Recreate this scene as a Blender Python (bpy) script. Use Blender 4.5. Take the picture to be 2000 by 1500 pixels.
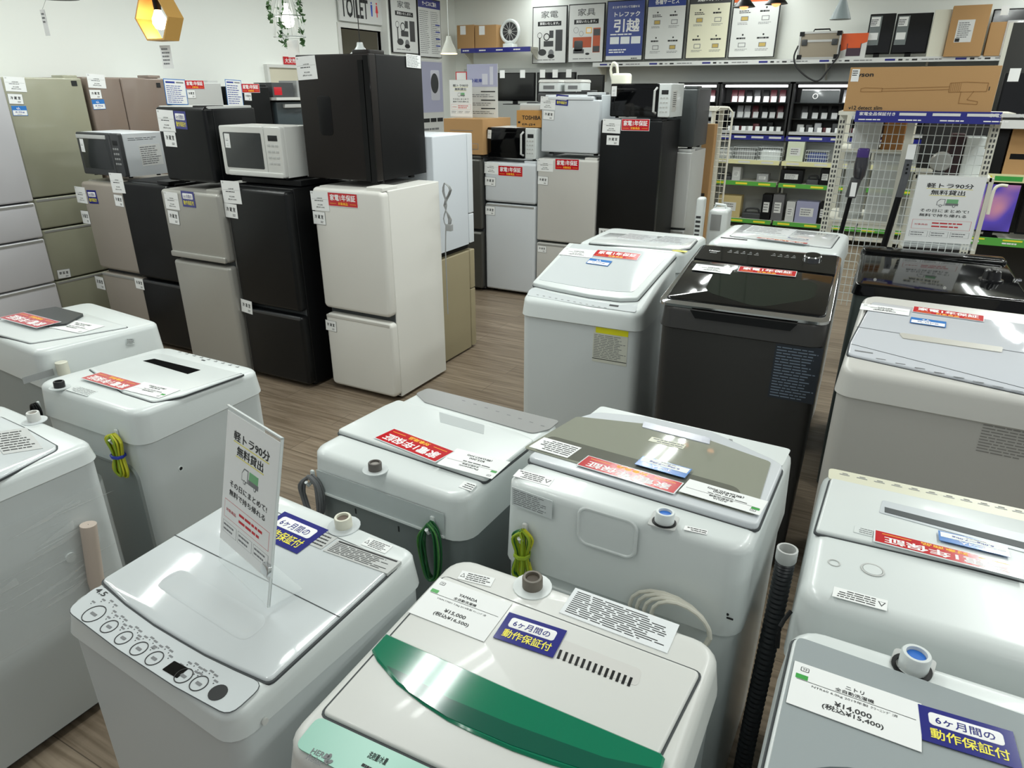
import bpy, math, random
from mathutils import Matrix, Vector
R = math.radians
random.seed(7)
sc = bpy.context.scene
for o in list(bpy.data.objects): bpy.data.objects.remove(o)

# ---------------------------------------------------------------- camera, world, exposure
FOC, PITCH, YAW, EYE = 1344.0, R(23.13), R(28.0), Vector((0, 0, 1.715))
cam = bpy.data.cameras.new('camera'); cam.lens = FOC/2000*36; cam.sensor_width = 36; cam.clip_start = .02; cam.clip_end = 60
camo = bpy.data.objects.new('camera', cam); sc.collection.objects.link(camo)
camo.location = EYE; camo.rotation_euler = (math.pi/2-PITCH, 0, YAW)
sc.camera = camo
w = bpy.data.worlds.new('store_surroundings'); sc.world = w; w.use_nodes = True
w.node_tree.nodes['Background'].inputs[0].default_value = (.93, .97, 1, 1)
w.node_tree.nodes['Background'].inputs[1].default_value = .42
vs = sc.view_settings; vs.view_transform = 'Standard'; vs.look = 'None'; vs.gamma = 1; vs.use_curve_mapping = False
vs.exposure = -0.4
sc.cycles.use_denoising = True
sc.cycles.max_bounces = 8; sc.cycles.transparent_max_bounces = 12

# long thin fluorescent tube lights under the ceiling
CEIL = 3.05
tube_spots = []            # (x, y, runs_along_y)
for cx in (-4.6, -1.7, 1.25, 4.0):
    for cy in (-1.6, .2, 2.0, 3.8, 5.6, 7.4, 8.9):  # rearmost row added to brighten the back wall
        tube_spots.append((cx, cy, True))
for i, (tx, ty, ay) in enumerate(tube_spots):
    for s in (-.075, .075):
        L = bpy.data.lights.new('tube_light', 'AREA'); L.shape = 'RECTANGLE'; L.size = 1.22; L.size_y = .035
        L.energy = {-1.6: 4, .2: 8, 2.0: 13, 3.8: 16, 5.6: 18, 7.4: 17, 8.9: 8}[ty]*(1.7 if tx < -4 and -1 < ty < 3 else 1.35 if tx < -1 and ty == 2.0 else .8 if tx < -4 else 1); L.color = (.95, 1.0, .97)
        lo = bpy.data.objects.new('tube_light', L); sc.collection.objects.link(lo)
        lo.location = (tx+(s if ay else 0), ty+(0 if ay else s), CEIL-.065)
        lo.rotation_euler = (0, 0, math.pi/2 if ay else 0)

# ---------------------------------------------------------------- helpers
RI = Vector((math.cos(YAW), math.sin(YAW), 0)); _c, _s = math.cos(PITCH), math.sin(PITCH)
FW = Vector((-math.sin(YAW)*_c, math.cos(YAW)*_c, -_s)); DN = Vector((math.sin(YAW)*_s, -math.cos(YAW)*_s, -_c))
def ray(px, py): return RI*((px-1000)/FOC)+DN*((py-750)/FOC)+FW
def hit(px, py, X=None, Y=None, Z=None):
    d = ray(px, py)
    t = (X-EYE.x)/d.x if X is not None else (Y-EYE.y)/d.y if Y is not None else (Z-EYE.z)/d.z
    return EYE+d*t

MATS = {}
def lin(c):
    c = c/255; return c/12.92 if c <= .04045 else ((c+.055)/1.055)**2.4
def mat(name, rgb, rough=.5, metal=0, vary=0, coat=0, trans=0, alpha=1, emit=0, spec=.5, bump=0, bscale=200):
    if name in MATS: return MATS[name]
    m = bpy.data.materials.new(name); m.use_nodes = True; nt = m.node_tree; b = nt.nodes['Principled BSDF']
    col = (lin(rgb[0]), lin(rgb[1]), lin(rgb[2]), 1)
    b.inputs['Base Color'].default_value = col; b.inputs['Roughness'].default_value = rough; b.inputs['Metallic'].default_value = metal
    b.inputs['Coat Weight'].default_value = coat; b.inputs['Coat Roughness'].default_value = .06; b.inputs['Transmission Weight'].default_value = trans
    b.inputs['Alpha'].default_value = alpha; b.inputs['Specular IOR Level'].default_value = spec
    if emit: b.inputs['Emission Color'].default_value = col; b.inputs['Emission Strength'].default_value = emit
    if vary or bump:
        tc = nt.nodes.new('ShaderNodeTexCoord'); n = nt.nodes.new('ShaderNodeTexNoise'); n.inputs['Scale'].default_value = 6; n.inputs['Detail'].default_value = 5
        nt.links.new(tc.outputs['Object'], n.inputs['Vector'])
        if vary:
            r = nt.nodes.new('ShaderNodeMapRange'); r.inputs[3].default_value = max(.02, rough-vary); r.inputs[4].default_value = rough+vary
            nt.links.new(n.outputs['Fac'], r.inputs[0]); nt.links.new(r.outputs[0], b.inputs['Roughness'])
        if bump:
            n2 = nt.nodes.new('ShaderNodeTexNoise'); n2.inputs['Scale'].default_value = bscale; bp = nt.nodes.new('ShaderNodeBump'); bp.inputs['Strength'].default_value = bump; bp.inputs['Distance'].default_value = .002
            nt.links.new(tc.outputs['Object'], n2.inputs['Vector']); nt.links.new(n2.outputs['Fac'], bp.inputs['Height']); nt.links.new(bp.outputs['Normal'], b.inputs['Normal'])
    MATS[name] = m; return m

WHITE = mat('white_plastic', (216, 222, 221), .3, vary=.06, coat=.15)
WHITE2 = mat('warm_white_plastic', (213, 214, 210), .35, vary=.06, coat=.1)
BLUEW = mat('cool_white_enamel', (208, 213, 217), .3, vary=.05, coat=.15)
WSTEEL = mat('white_painted_steel', (206, 212, 212), .38, vary=.06)
GLOSSW = mat('glossy_white_lid', (208, 214, 216), .08, coat=.6)
GREYP = mat('grey_plastic', (150, 152, 152), .4)
LGREY = mat('light_grey_plastic', (190, 192, 190), .4)
DGREY = mat('dark_grey_plastic', (62, 64, 66), .4)
BLACK = mat('black_plastic', (9, 10, 12), .42, spec=.25)
BGLOSS = mat('black_gloss', (6, 7, 8), .06, spec=.4)
SEAM = mat('seam_shadow_gap', (70, 74, 76), .8)
SILVER = mat('brushed_silver', (168, 168, 165), .35, metal=.75)
CHROME = mat('chrome', (210, 212, 214), .1, metal=1)
PAPER = mat('white_card', (236, 238, 237), .55)
GLPAPER = mat('laminated_white', (234, 238, 240), .15, coat=.5)
RED = mat('laminated_red', (196, 28, 40), .16, coat=.5)
NAVY = mat('laminated_navy', (38, 42, 128), .14, coat=.5)
BLUE = mat('label_blue', (48, 120, 196), .2, coat=.4)
YEL = mat('label_yellow', (238, 226, 60), .4)
ORY = mat('print_orange_yellow', (252, 190, 40), .5)
INK = mat('print_black', (24, 26, 28), .6)
INKG = mat('print_grey', (120, 122, 124), .6)
INKB = mat('print_blue', (40, 60, 150), .6)
INKR = mat('print_red', (200, 40, 50), .6)
WINK = mat('print_white', (240, 240, 240), .5)
GRN = mat('label_green', (60, 160, 70), .4)
CARD = mat('cardboard', (176, 138, 92), .85, bump=.15)
CARD2 = mat('cardboard_orange', (190, 140, 76), .85, bump=.15)
CREAM = mat('cream_enamel', (222, 221, 205), .5)
GLASS = mat('clear_acrylic', (236, 242, 242), .04, alpha=.16)

TXT = {}
def text_geo(s, bold=0):
    k = (s, bold)
    if k not in TXT:
        cu = bpy.data.curves.new('t', 'FONT'); cu.body = s; cu.size = 1; cu.resolution_u = 2; cu.fill_mode = 'FRONT'
        ob = bpy.data.objects.new('t', cu); me = bpy.data.meshes.new_from_object(ob)
        vs_ = [v.co.copy() for v in me.vertices]; fs = [tuple(p.vertices) for p in me.polygons]
        x0 = min([v.x for v in vs_] or [0]); x1 = max([v.x for v in vs_] or [1]); y0 = min([v.y for v in vs_] or [0]); y1 = max([v.y for v in vs_] or [1])
        bpy.data.objects.remove(ob); bpy.data.curves.remove(cu); bpy.data.meshes.remove(me)
        TXT[k] = (vs_, fs, x0, x1, y0, y1)
    return TXT[k]

def rr(x0, x1, y0, y1, r, n=5):
    r = max(1e-4, min(r, (x1-x0)/2-1e-4, (y1-y0)/2-1e-4)); out = []
    for cx, cy, a in ((x1-r, y0+r, -90), (x1-r, y1-r, 0), (x0+r, y1-r, 90), (x0+r, y0+r, 180)):
        for i in range(n+1):
            t = R(a+90*i/n); out.append((cx+r*math.cos(t), cy+r*math.sin(t)))
    return out

class MB:
    def __init__(s, M=None): s.v = []; s.f = []; s.mi = []; s.mats = []; s.M = M or Matrix()
    def _m(s, m):
        if m not in s.mats: s.mats.append(m)
        return s.mats.index(m)
    def add(s, vs_, fs, m, M=None):
        M = s.M@M if M else s.M; b = len(s.v); k = s._m(m)
        s.v += [M@Vector(v) for v in vs_]
        for f in fs: s.f.append([b+i for i in f]); s.mi.append(k)
        return s
    def box(s, x0, x1, y0, y1, z0, z1, m, M=None):
        v = [(x, y, z) for z in (z0, z1) for x, y in ((x0, y0), (x1, y0), (x1, y1), (x0, y1))]
        return s.add(v, [(3, 2, 1, 0), (4, 5, 6, 7), (0, 1, 5, 4), (1, 2, 6, 5), (2, 3, 7, 6), (3, 0, 4, 7)], m, M)
    def loft(s, loops, m, M=None, cap0=True, cap1=True):
        n = len(loops[0]); v = [p for l in loops for p in l]; f = []
        for k in range(len(loops)-1):
            for i in range(n):
                j = (i+1) % n; f.append((k*n+i, k*n+j, (k+1)*n+j, (k+1)*n+i))
        if cap0: f.append(tuple(range(n-1, -1, -1)))
        if cap1: f.append(tuple(range((len(loops)-1)*n, len(loops)*n)))
        return s.add(v, f, m, M)
    def prism(s, pts, z0, z1, m, M=None):
        a = sum(pts[i][0]*pts[(i+1) % len(pts)][1]-pts[(i+1) % len(pts)][0]*pts[i][1] for i in range(len(pts)))
        if a < 0: pts = pts[::-1]
        return s.loft([[(x, y, z0) for x, y in pts], [(x, y, z1) for x, y in pts]], m, M)
    def plate(s, x0, x1, y0, y1, z0, z1, r, b, m, M=None, n=5):
        """rounded rectangle with a rounded upper rim"""
        L = [[(x, y, z0) for x, y in rr(x0, x1, y0, y1, r, n)]]
        for i in range(4):
            t = R(30*i); ins = b*(1-math.cos(t)); L.append([(x, y, z1-b+b*math.sin(t)) for x, y in rr(x0+ins, x1-ins, y0+ins, y1-ins, max(r-ins, .0005), n)])
        return s.loft(L, m, M)
    def tube(s, pts, r, m, n=8, M=None, closed=False):
        pts = [Vector(p) for p in pts]; loops = []
        up = Vector((.123, .31, .94)).normalized()
        for i, p in enumerate(pts):
            if closed: d = pts[(i+1) % len(pts)]-pts[i-1]
            else: d = pts[min(i+1, len(pts)-1)]-pts[max(i-1, 0)]
            d = d.normalized() if d.length > 1e-9 else Vector((0, 0, 1))
            a = d.cross(up); a = a.normalized() if a.length > 1e-3 else d.orthogonal().normalized(); b = d.cross(a)
            loops.append([p+(a*math.cos(2*math.pi*k/n)+b*math.sin(2*math.pi*k/n))*r for k in range(n)])
        if closed: loops.append(loops[0])
        return s.loft(loops, m, M, not closed, not closed)
    def lathe(s, prof, m, c=(0, 0, 0), n=24, M=None):
        L = [[(c[0]+r*math.cos(2*math.pi*k/n), c[1]+r*math.sin(2*math.pi*k/n), c[2]+z) for k in range(n)] for r, z in prof]
        return s.loft(L, m, M)
    def disc(s, x, y, r, z0, z1, m, n=20, M=None, ry=None, rot=0):
        ry = ry or r; c, q = math.cos(rot), math.sin(rot)
        return s.prism([(x+r*math.cos(2*math.pi*k/n)*c-ry*math.sin(2*math.pi*k/n)*q, y+r*math.cos(2*math.pi*k/n)*q+ry*math.sin(2*math.pi*k/n)*c) for k in range(n)], z0, z1, m, M)
    def ring(s, x, y, r, t, z0, z1, m, n=24, M=None):
        o = [(x+r*math.cos(2*math.pi*k/n), y+r*math.sin(2*math.pi*k/n)) for k in range(n)]; i_ = [(x+(r-t)*math.cos(2*math.pi*k/n), y+(r-t)*math.sin(2*math.pi*k/n)) for k in range(n)]
        return s.loft([[(*p, z0) for p in i_], [(*p, z1) for p in i_], [(*p, z1) for p in o], [(*p, z0) for p in o]], m, M, False, False)
    def text(s, t, x, y, wd, m, z=0, ht=None, bold=.012, M=None, center=False):
        """text whose glyphs fill the width wd (and height ht), lower left at x, y"""
        v, f, x0, x1, y0, y1 = text_geo(t, bold); kx = wd/(x1-x0); ky = ht/(y1-y0) if ht else kx
        if center: x -= wd/2
        for k, (u, w_) in enumerate(((-1, -1), (1, -1), (1, 1), (-1, 1)) if bold > .006 else ((0, 0),)):      # heavier strokes: slightly shifted copies
            s.add([((p.x-x0+u*bold*.7)*kx+x, (p.y-y0+w_*bold*.7)*ky+y, z+k*.00004) for p in v], f, m, M)
        return s
    def line(s, x0, x1, y, t, m, z=0, M=None): return s.add([(x0, y, z), (x1, y, z), (x1, y+t, z), (x0, y+t, z)], [(0, 1, 2, 3)], m, M)
    def bars(s, x0, x1, y0, y1, n, m, z=0, fill=.45, seed=1, M=None):
        """rows of unreadably small print"""
        rnd = random.Random(seed); st = (y1-y0)/n
        for i in range(n):
            x = x0; e = x0+(x1-x0)*rnd.uniform(.7, 1)
            while x < e:
                l = (x1-x0)*rnd.uniform(.08, .25); s.line(x, min(x+l, e), y0+i*st+st*.3, st*fill, m, z, M); x += l+(x1-x0)*.025
        return s
    def mesh(s, name, angle=35):
        me = bpy.data.meshes.new(name); me.from_pydata([tuple(v) for v in s.v], [], s.f)
        for m in s.mats: me.materials.append(m)
        me.polygons.foreach_set('material_index', s.mi); me.polygons.foreach_set('use_smooth', [True]*len(s.f)); me.update()
        me.set_sharp_from_angle(angle=R(angle)); return me
    def build(s, name, parent=None, label=None, **kw):
        o = bpy.data.objects.new(name, s.mesh(name)); sc.collection.objects.link(o)
        if parent: o.parent = parent
        if label: o['label'] = label
        for k, v in kw.items(): o[k] = v
        return o

def tag(o, label, cat, group=None):
    o['label'] = label; o['category'] = cat
    if group: o['group'] = group
    return o
class T:
    """a thing: an Empty at its base; loc/yaw give its frame"""
    def __init__(s, name, label, cat, loc, yaw=0, group=None, rx=0, ry=0):
        s.o = bpy.data.objects.new(name, None); sc.collection.objects.link(s.o); s.o.empty_display_size = .1
        s.W = Matrix.Translation(loc)@Matrix.Rotation(yaw, 4, 'Z')@Matrix.Rotation(ry, 4, 'Y')@Matrix.Rotation(rx, 4, 'X')
        s.o.matrix_world = s.W; tag(s.o, label, cat, group)
    def fr(s, M): return Fr(s, M)
class Fr:
    """a drawing plane on a thing; px() finds where a picture point lies on that plane"""
    def __init__(s, t, M): s.t = t; s.M = M; s.W = t.W@M; s.I = s.W.inverted()
    def px(s, x, y, h=0):
        o = s.I@EYE; d = s.I.to_3x3()@ray(x, y); t = (h-o.z)/d.z; p = o+d*t; return (p.x, p.y)
    def pp(s, pts, h=0): return [s.px(*p, h) for p in pts]
    def mb(s): return MB(s.M)
FRONT = lambda y=0: Matrix.Translation((0, y, 0))@Matrix.Rotation(math.pi/2, 4, 'X')        # x right, y up, z towards -Y
def RIGHT(x=0): return Matrix.Translation((x, 0, 0))@Matrix.Rotation(math.pi/2, 4, 'Z')@Matrix.Rotation(math.pi/2, 4, 'X')  # x -> +Y, y up, z -> +X

def arc(cx, cy, r, a0, a1, n): return [(cx+r*math.cos(R(a0+(a1-a0)*i/n)), cy+r*math.sin(R(a0+(a1-a0)*i/n))) for i in range(n+1)]
def smooth(pts, k=3):
    """Catmull-Rom through the points"""
    out = []; P = [Vector(p) for p in pts]
    for i in range(len(P)-1):
        a, b, c, d = P[max(i-1, 0)], P[i], P[i+1], P[min(i+2, len(P)-1)]
        for j in range(k):
            t = j/k; out.append(.5*((2*b)+(c-a)*t+(2*a-5*b+4*c-d)*t*t+(3*b-a-3*c+d)*t**3))
    out.append(P[-1]); return out

# ---------------------------------------------------------------- shop cards (unit width, cached meshes)
ASP = dict(red=.36, price=.68, cold=.8, veg=.8, freeze=.8, navy=.66, blue=.6, blue4=.6, doc=.5, warn=.5, bdoc=1.3)
CM = {}
def card_mesh(kind, lines=None, asp=None):
    k = (kind, lines, asp)
    if k in CM: return CM[k]
    b = MB(); h = asp or ASP[kind]; t = .006; z = t+.002
    if kind == 'red':
        b.box(0, 1, 0, h, 0, t, GLPAPER); b.line(.012, .988, .012, h-.024, RED, z)
        b.text('家電1年保証', .08, h*.42, .84, WINK, z+.001, h*.44, .03)
        b.text('対象商品', .34, h*.12, .32, ORY, z+.001, h*.2, .03)
        b.line(.06, .27, h*.2, .008, ORY, z+.001); b.line(.73, .94, h*.2, .008, ORY, z+.001)
    elif kind == 'price':
        b.box(0, 1, 0, h, 0, t, PAPER); L = lines or ('', '全自動洗濯機', '', '¥15,000', '(税込¥16,500)')
        b.plate(.06, .13, h-.1, h-.045, t, t+.001, .012, .0005, INK); b.plate(.066, .124, h-.094, h-.051, t, z, .008, .0005, PAPER); b.text('TF', .075, h-.088, .04, INK, z+.001)
        if L[0]: b.text(L[0], .5, h*.74, .018*len(L[0])*1.9+.04, INK, z, .042, .02, center=True)
        b.text(L[1], .5, h*.63, .3, INK, z, .042, .012, center=True)
        b.line(.04, .96, h*.6, .005, INK, z)
        if L[2]: b.text(L[2], .5, h*.5, .66, INK, z, .034, .005, center=True)
        else: b.bars(.2, .86, h*.48, h*.56, 1, INK, z)
        b.text(L[3], .5, h*.27, .28, INK, z, .062, .02, center=True); b.text(L[4], .5, h*.14, .46, INK, z, .068, .02, center=True)
        b.line(.03, .13, h*.62, .055, GRN, z) if lines else None
    elif kind in ('cold', 'freeze', 'veg'):
        b.box(0, 1, 0, h, 0, t, INKG); b.box(.02, .98, .02, h-.02, 0, t+.001, PAPER)
        b.text({'cold': '冷 蔵 室', 'freeze': '冷 凍 室', 'veg': '野 菜 室'}[kind], .16, h*.45, .68, INK, z+.001, h*.3, .03)
        b.bars(.6, .86, h*.12, h*.3, 2, INK, z+.001)
    elif kind == 'navy':
        b.box(0, 1, 0, h, 0, t, NAVY); b.plate(.1, .88, h*.5, h*.86, t, z, .05, .0005, WINK)
        b.text('6ヶ月間の', .17, h*.56, .62, NAVY, z+.002, h*.22, .01); b.text('動作保証付', .1, h*.13, .8, YEL, z+.001, h*.28, .02)
    elif kind in ('blue', 'blue4'):
        b.box(0, 1, 0, h, 0, t, BLUE); b.line(.03, .97, .03, h*.5, PAPER, z)
        b.text('3〜4人' if kind == 'blue' else '4人', .32, h*.62, .38 if kind == 'blue' else .24, WINK, z, h*.26, .03)
        b.text('6.0kg〜7.0kg' if kind == 'blue' else '8.0kg', .2, h*.26, .6, INKB, z+.001, h*.18, .02); b.bars(.3, .7, h*.1, h*.2, 1, INKG, z+.001)
    elif kind == 'doc':
        b.box(0, 1, 0, h, 0, t, PAPER); b.bars(.04, .96, h*.06, h*.94, 9, INKG, z, .4)
    elif kind == 'bdoc':
        b.box(0, 1, 0, h, 0, t, BLUE); b.line(.03, .97, .03, h-.06, PAPER, z); b.line(.08, .5, h-.16, .07, INKB, z+.001); b.line(.56, .9, h-.15, .05, INKG, z+.001)
        b.bars(.08, .92, .06, h-.22, 9, INKB, z+.001, .35)
    elif kind == 'warn':
        b.box(0, 1, 0, h, 0, t, INKG); b.line(.01, .99, .015, h-.03, PAPER, z)
        b.add([(.03, h*.3, z+.001), (.16, h*.3, z+.001), (.095, h*.72, z+.001)], [(0, 1, 2)], INK); b.add([(.05, h*.34, z+.002), (.14, h*.34, z+.002), (.095, h*.64, z+.002)], [(0, 1, 2)], PAPER)
        b.line(.19, .196, .02, h-.04, INK, z+.001); b.bars(.22, .95, h*.1, h*.9, 6, INK, z+.001, .4)
    CM[k] = b.mesh(kind+'_card'); return CM[k]
CNAME = dict(red='warranty_sign', price='price_card', cold='compartment_card', freeze='compartment_card', veg='compartment_card', navy='guarantee_sign', blue='capacity_sign', blue4='capacity_sign', doc='instruction_label', warn='warning_label', bdoc='information_sheet')
CLAB = dict(red='red laminated one-year warranty sign', price='white price card', cold='white refrigerator compartment card', freeze='white freezer compartment card', veg='white vegetable compartment card', navy='navy laminated six-month guarantee sign', blue='blue and white capacity sign', blue4='blue and white capacity sign', doc='small white instruction label', warn='bordered white warning label', bdoc='blue-edged information sheet')
def card(fr, kind, p1, p2, asp=None, lines=None, h=.001):
    """a card flat on a plane; p1, p2 = picture points of its lower left and lower right corner (reading way up)"""
    a = Vector(fr.px(*p1, h)); b = Vector(fr.px(*p2, h)); wd = (b-a).length; ang = math.atan2(b.y-a.y, b.x-a.x)
    o = bpy.data.objects.new(CNAME[kind], card_mesh(kind, lines, round(asp, 2) if asp else None)); sc.collection.objects.link(o); o.parent = fr.t.o; o['label'] = CLAB[kind]
    o.matrix_local = fr.M@Matrix.Translation((a.x, a.y, h))@Matrix.Rotation(ang, 4, 'Z')@Matrix.Diagonal((wd, wd, .15, 1)); return o
def textpx(mb, fr, t, p1, p2, m, ht=None, h=.002, bold=.012):
    a = Vector(fr.px(*p1, h)); b = Vector(fr.px(*p2, h)); L = (b-a).length
    mb.text(t, 0, 0, L, m, 0, ht, bold, M=Matrix.Translation((a.x, a.y, h))@Matrix.Rotation(math.atan2(b.y-a.y, b.x-a.x), 4, 'Z'))

# ---------------------------------------------------------------- the room
def structure(o): o['kind'] = 'structure'; return o
def plank_mat():
    m = bpy.data.materials.new('grey_brown_vinyl_planks'); m.use_nodes = True; nt = m.node_tree; b = nt.nodes['Principled BSDF']; N = nt.nodes.new; Lk = nt.links.new
    tc = N('ShaderNodeTexCoord'); br = N('ShaderNodeTexBrick'); br.inputs['Scale'].default_value = 1; br.inputs['Brick Width'].default_value = 1.0; br.inputs['Row Height'].default_value = .16
    br.inputs['Mortar Size'].default_value = .0015; br.inputs['Color1'].default_value = (lin(146), lin(133), lin(116), 1); br.inputs['Color2'].default_value = (lin(130), lin(117), lin(101), 1); br.inputs['Mortar'].default_value = (lin(96), lin(86), lin(74), 1)
    Lk(tc.outputs['Object'], br.inputs['Vector'])
    mp = N('ShaderNodeMapping'); mp.inputs['Scale'].default_value = (1.2, 22, 1); Lk(tc.outputs['Object'], mp.inputs['Vector'])
    n = N('ShaderNodeTexNoise'); n.inputs['Scale'].default_value = 2.2; n.inputs['Detail'].default_value = 6; n.inputs['Distortion'].default_value = .6; Lk(mp.outputs[0], n.inputs['Vector'])
    cr = N('ShaderNodeValToRGB'); cr.color_ramp.elements[0].position = .35; cr.color_ramp.elements[0].color = (.62, .58, .53, 1); cr.color_ramp.elements[1].position = .65; cr.color_ramp.elements[1].color = (1.08, 1.06, 1.04, 1); Lk(n.outputs['Fac'], cr.inputs[0])
    mx = N('ShaderNodeMix'); mx.data_type = 'RGBA'; mx.blend_type = 'MULTIPLY'; mx.inputs[0].default_value = 1; Lk(br.outputs['Color'], mx.inputs[6]); Lk(cr.outputs[0], mx.inputs[7]); Lk(mx.outputs[2], b.inputs['Base Color'])
    b.inputs['Roughness'].default_value = .38; return m
WALL = mat('off_white_wall_paint', (238, 241, 236), .8, bump=.08, bscale=120)
WALLB = mat('pale_grey_wall_panel', (205, 210, 206), .7)
BEIGE = mat('beige_corridor_wall', (205, 200, 180), .8)
XW, YW = -6.05, 9.6
structure(MB().box(-8.5, 5, -3, 10.5, -.1, 0, plank_mat()).build('floor'))
structure(MB().box(-8.5, 5, -3, 10.5, CEIL, CEIL+.1, mat('white_ceiling_board', (225, 228, 225), .8)).build('ceiling'))
dY0, dY1 = hit(664, 60, X=XW).y, hit(752, 62, X=XW).y; dZ = hit(700, 57, X=XW).z
wl = MB(); wl.box(XW-.12, XW, -3, dY0, 0, CEIL, WALL); wl.box(XW-.12, XW, dY1, YW, 0, CEIL, WALL); wl.box(XW-.12, XW, dY0, dY1, dZ, CEIL, WALL)
structure(wl.build('wall_left'))
# doorway to the toilet corridor, seen above the black mini fridge
b = MB(); b.box(XW-2, XW-1.9, dY0-.5, dY1+2, 0, CEIL, BEIGE); b.box(XW-1.9, XW-.12, dY1+.4, dY1+.5, 0, CEIL, BEIGE); structure(b.build('wall_corridor'))
b = MB(); t_ = .05
b.box(XW-.13, XW+.015, dY0-t_, dY0, 0, dZ+t_, WHITE2); b.box(XW-.13, XW+.015, dY1, dY1+t_, 0, dZ+t_, WHITE2); b.box(XW-.13, XW+.015, dY0, dY1, dZ, dZ+t_, WHITE2)
structure(b.build('door_1'))
wb = MB(); wb.box(XW, 5, YW, YW+.12, 0, CEIL, WALL); structure(wb.build('wall_back'))
# ceiling light fittings
for i, (tx, ty, ay) in enumerate(tube_spots):
    f_ = T('ceiling_light', 'twin-tube white fluorescent fitting under the white ceiling', 'ceiling light', (tx, ty, CEIL), math.pi/2 if ay else 0, 'twin-tube ceiling lights')
    MB().box(-.64, .64, -.11, .11, -.055, 0, WHITE2).build('housing', f_.o)

# ---------------------------------------------------------------- refrigerators
def fridge(label, x, y, w_, d, h, body, door, doors, z0=0, yaw=0, name='refrigerator', cat='refrigerator', group=None, side=None, style='groove', dt=.055, r=.018, split=None, hinge=True):
    """x, y = front left corner; doors = list of (bottom, top) in metres above the base"""
    c, s_ = math.cos(yaw), math.sin(yaw); cx = x+c*w_/2-s_*d/2; cy = y+s_*w_/2+c*d/2
    t = T(name, label, cat, (cx, cy, z0), yaw, group)
    b = MB(); b.plate(-w_/2+.002, w_/2-.002, -d/2+dt+.006, d/2, .02, h-.005, .008, .006, body); b.box(-w_/2+.01, w_/2-.01, -d/2+dt-.002, -d/2+dt+.01, .03, h-.02, SEAM)
    b.build('cabinet', t.o)
    F = FRONT(-d/2+dt)
    for (a, e) in doors:
        spl = [(-w_/2, w_/2)] if not (split and e > h*.6) else [(-w_/2, -w_/2+w_*split-.003), (-w_/2+w_*split+.003, w_/2)]
        for (xa, xb) in spl:
            m = MB(F); m.plate(xa, xb, a, e, 0, dt, r, min(.02, r), door)
            nm = 'drawer' if (e-a) < .35*h and len(doors) > 3 else 'door'
            do = m.build(nm, t.o)
            if style == 'bar':
                MB(F).plate(xa+.01, xb-.01, a-.0, a+.035, dt-.004, dt+.012, .01, .004, door).build('handle', do)
            elif style == 'groove' and e < h*.95:
                MB(F).plate(xa+.012, xb-.012, e-.022, e-.006, dt-.01, dt+.0015, .004, .001, mat('ivory_grip', (196, 194, 188), .5) if door is F_IVO else mat('grip_shade_grey', (150, 150, 146), .5) if door not in (F_BLK, F_BRN, BLACK, BGLOSS) else DGREY).build('handle', do)  # the grey strip has the shade of the grip groove painted into it
    hb = MB(); hinge and hb.plate(w_/2-.12, w_/2-.01, -d/2+.02, -d/2+.16, h-.006, h+.014, .01, .004, door) and hb.build('hinge_cover', t.o)
    for sx in (-1, 1):
        for sy in (-1, 1):
            MB().lathe([(.018, 0), (.02, .004), (.016, .03)], BLACK, (sx*(w_/2-.05), sy*(d/2-.1), 0), 12).build('foot', t.o)
    t.F = t.fr(FRONT(-d/2)); t.Rt = t.fr(RIGHT(w_/2)); t.h = h; t.w = w_; t.d = d; return t

F_SIL = mat('silver_grey_door', (172, 171, 165), .35, metal=.35, vary=.05)
F_CHAMP = mat('champagne_silver_door', (176, 168, 158), .33, metal=.3)
F_BLK = mat('charcoal_black_door', (13, 15, 17), .32, vary=.05, spec=.35)
F_BRN = mat('espresso_black_door', (24, 20, 18), .4, spec=.35)
F_IVO = mat('ivory_white_door', (219, 218, 212), .45, vary=.05)
F_GRN = mat('greenish_beige_glass_door', (158, 158, 138), .14, coat=.2)
F_TAU = mat('rose_taupe_glass_door', (136, 122, 112), .16, coat=.2)
F_TAN = mat('khaki_tan_panel', (150, 140, 112), .5)
F_LB = mat('pale_blue_white_panel', (206, 212, 218), .4)
F_PW = mat('pearl_white_glass_door', (204, 204, 208), .2, coat=.2)

# the front row
r1 = fridge('ivory two-door refrigerator with freezer below, under the black mini fridge', -2.846, 2.966, .49, .55, 1.225, F_IVO, F_IVO, [(.03, .49), (.525, 1.22)], r=.03)
r1.h = 1.225
card(r1.F, 'red', (642, 402), (700, 407)); card(r1.F, 'price', (610, 410), (644, 413), 0.817); card(r1.F, 'cold', (613, 437), (637, 440)); card(r1.F, 'freeze', (637, 644), (658, 649))
r2 = fridge('black two-door refrigerator under the white microwave, left of the ivory one', -3.435, 2.87, .49, .56, 1.21, BLACK, F_BLK, [(.03, .47), (.5, 1.195)], r=.02, hinge=False)
card(r2.F, 'price', (438, 396), (473, 399), 0.86); card(r2.F, 'cold', (441, 424), (466, 428)); card(r2.F, 'freeze', (472, 608), (494, 615), 0.903)
r3 = fridge('silver-grey top-freezer refrigerator under the black mini fridge, between two black ones', -3.965, 2.835, .51, .56, 1.16, F_SIL, F_SIL, [(.03, .72), (.745, 1.155)], style='bar', r=.02)
card(r3.F, 'price', (325, 407), (352, 411), 0.817); card(r3.F, 'navy', (358, 403), (383, 406), 0.817); card(r3.F, 'cold', (331, 436), (352, 440), 0.86)
r4 = fridge('narrow black refrigerator between the pinkish silver and the silver-grey ones', -4.53, 2.95, .48, .56, 1.165, BLACK, F_BLK, [(.03, .50), (.515, 1.155)], r=.03)
card(r4.F, 'price', (221, 376), (246, 378), 0.946); card(r4.F, 'cold', (226, 402), (243, 405), 0.86); card(r4.F, 'freeze', (266, 563), (283, 567), 0.86)
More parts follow.
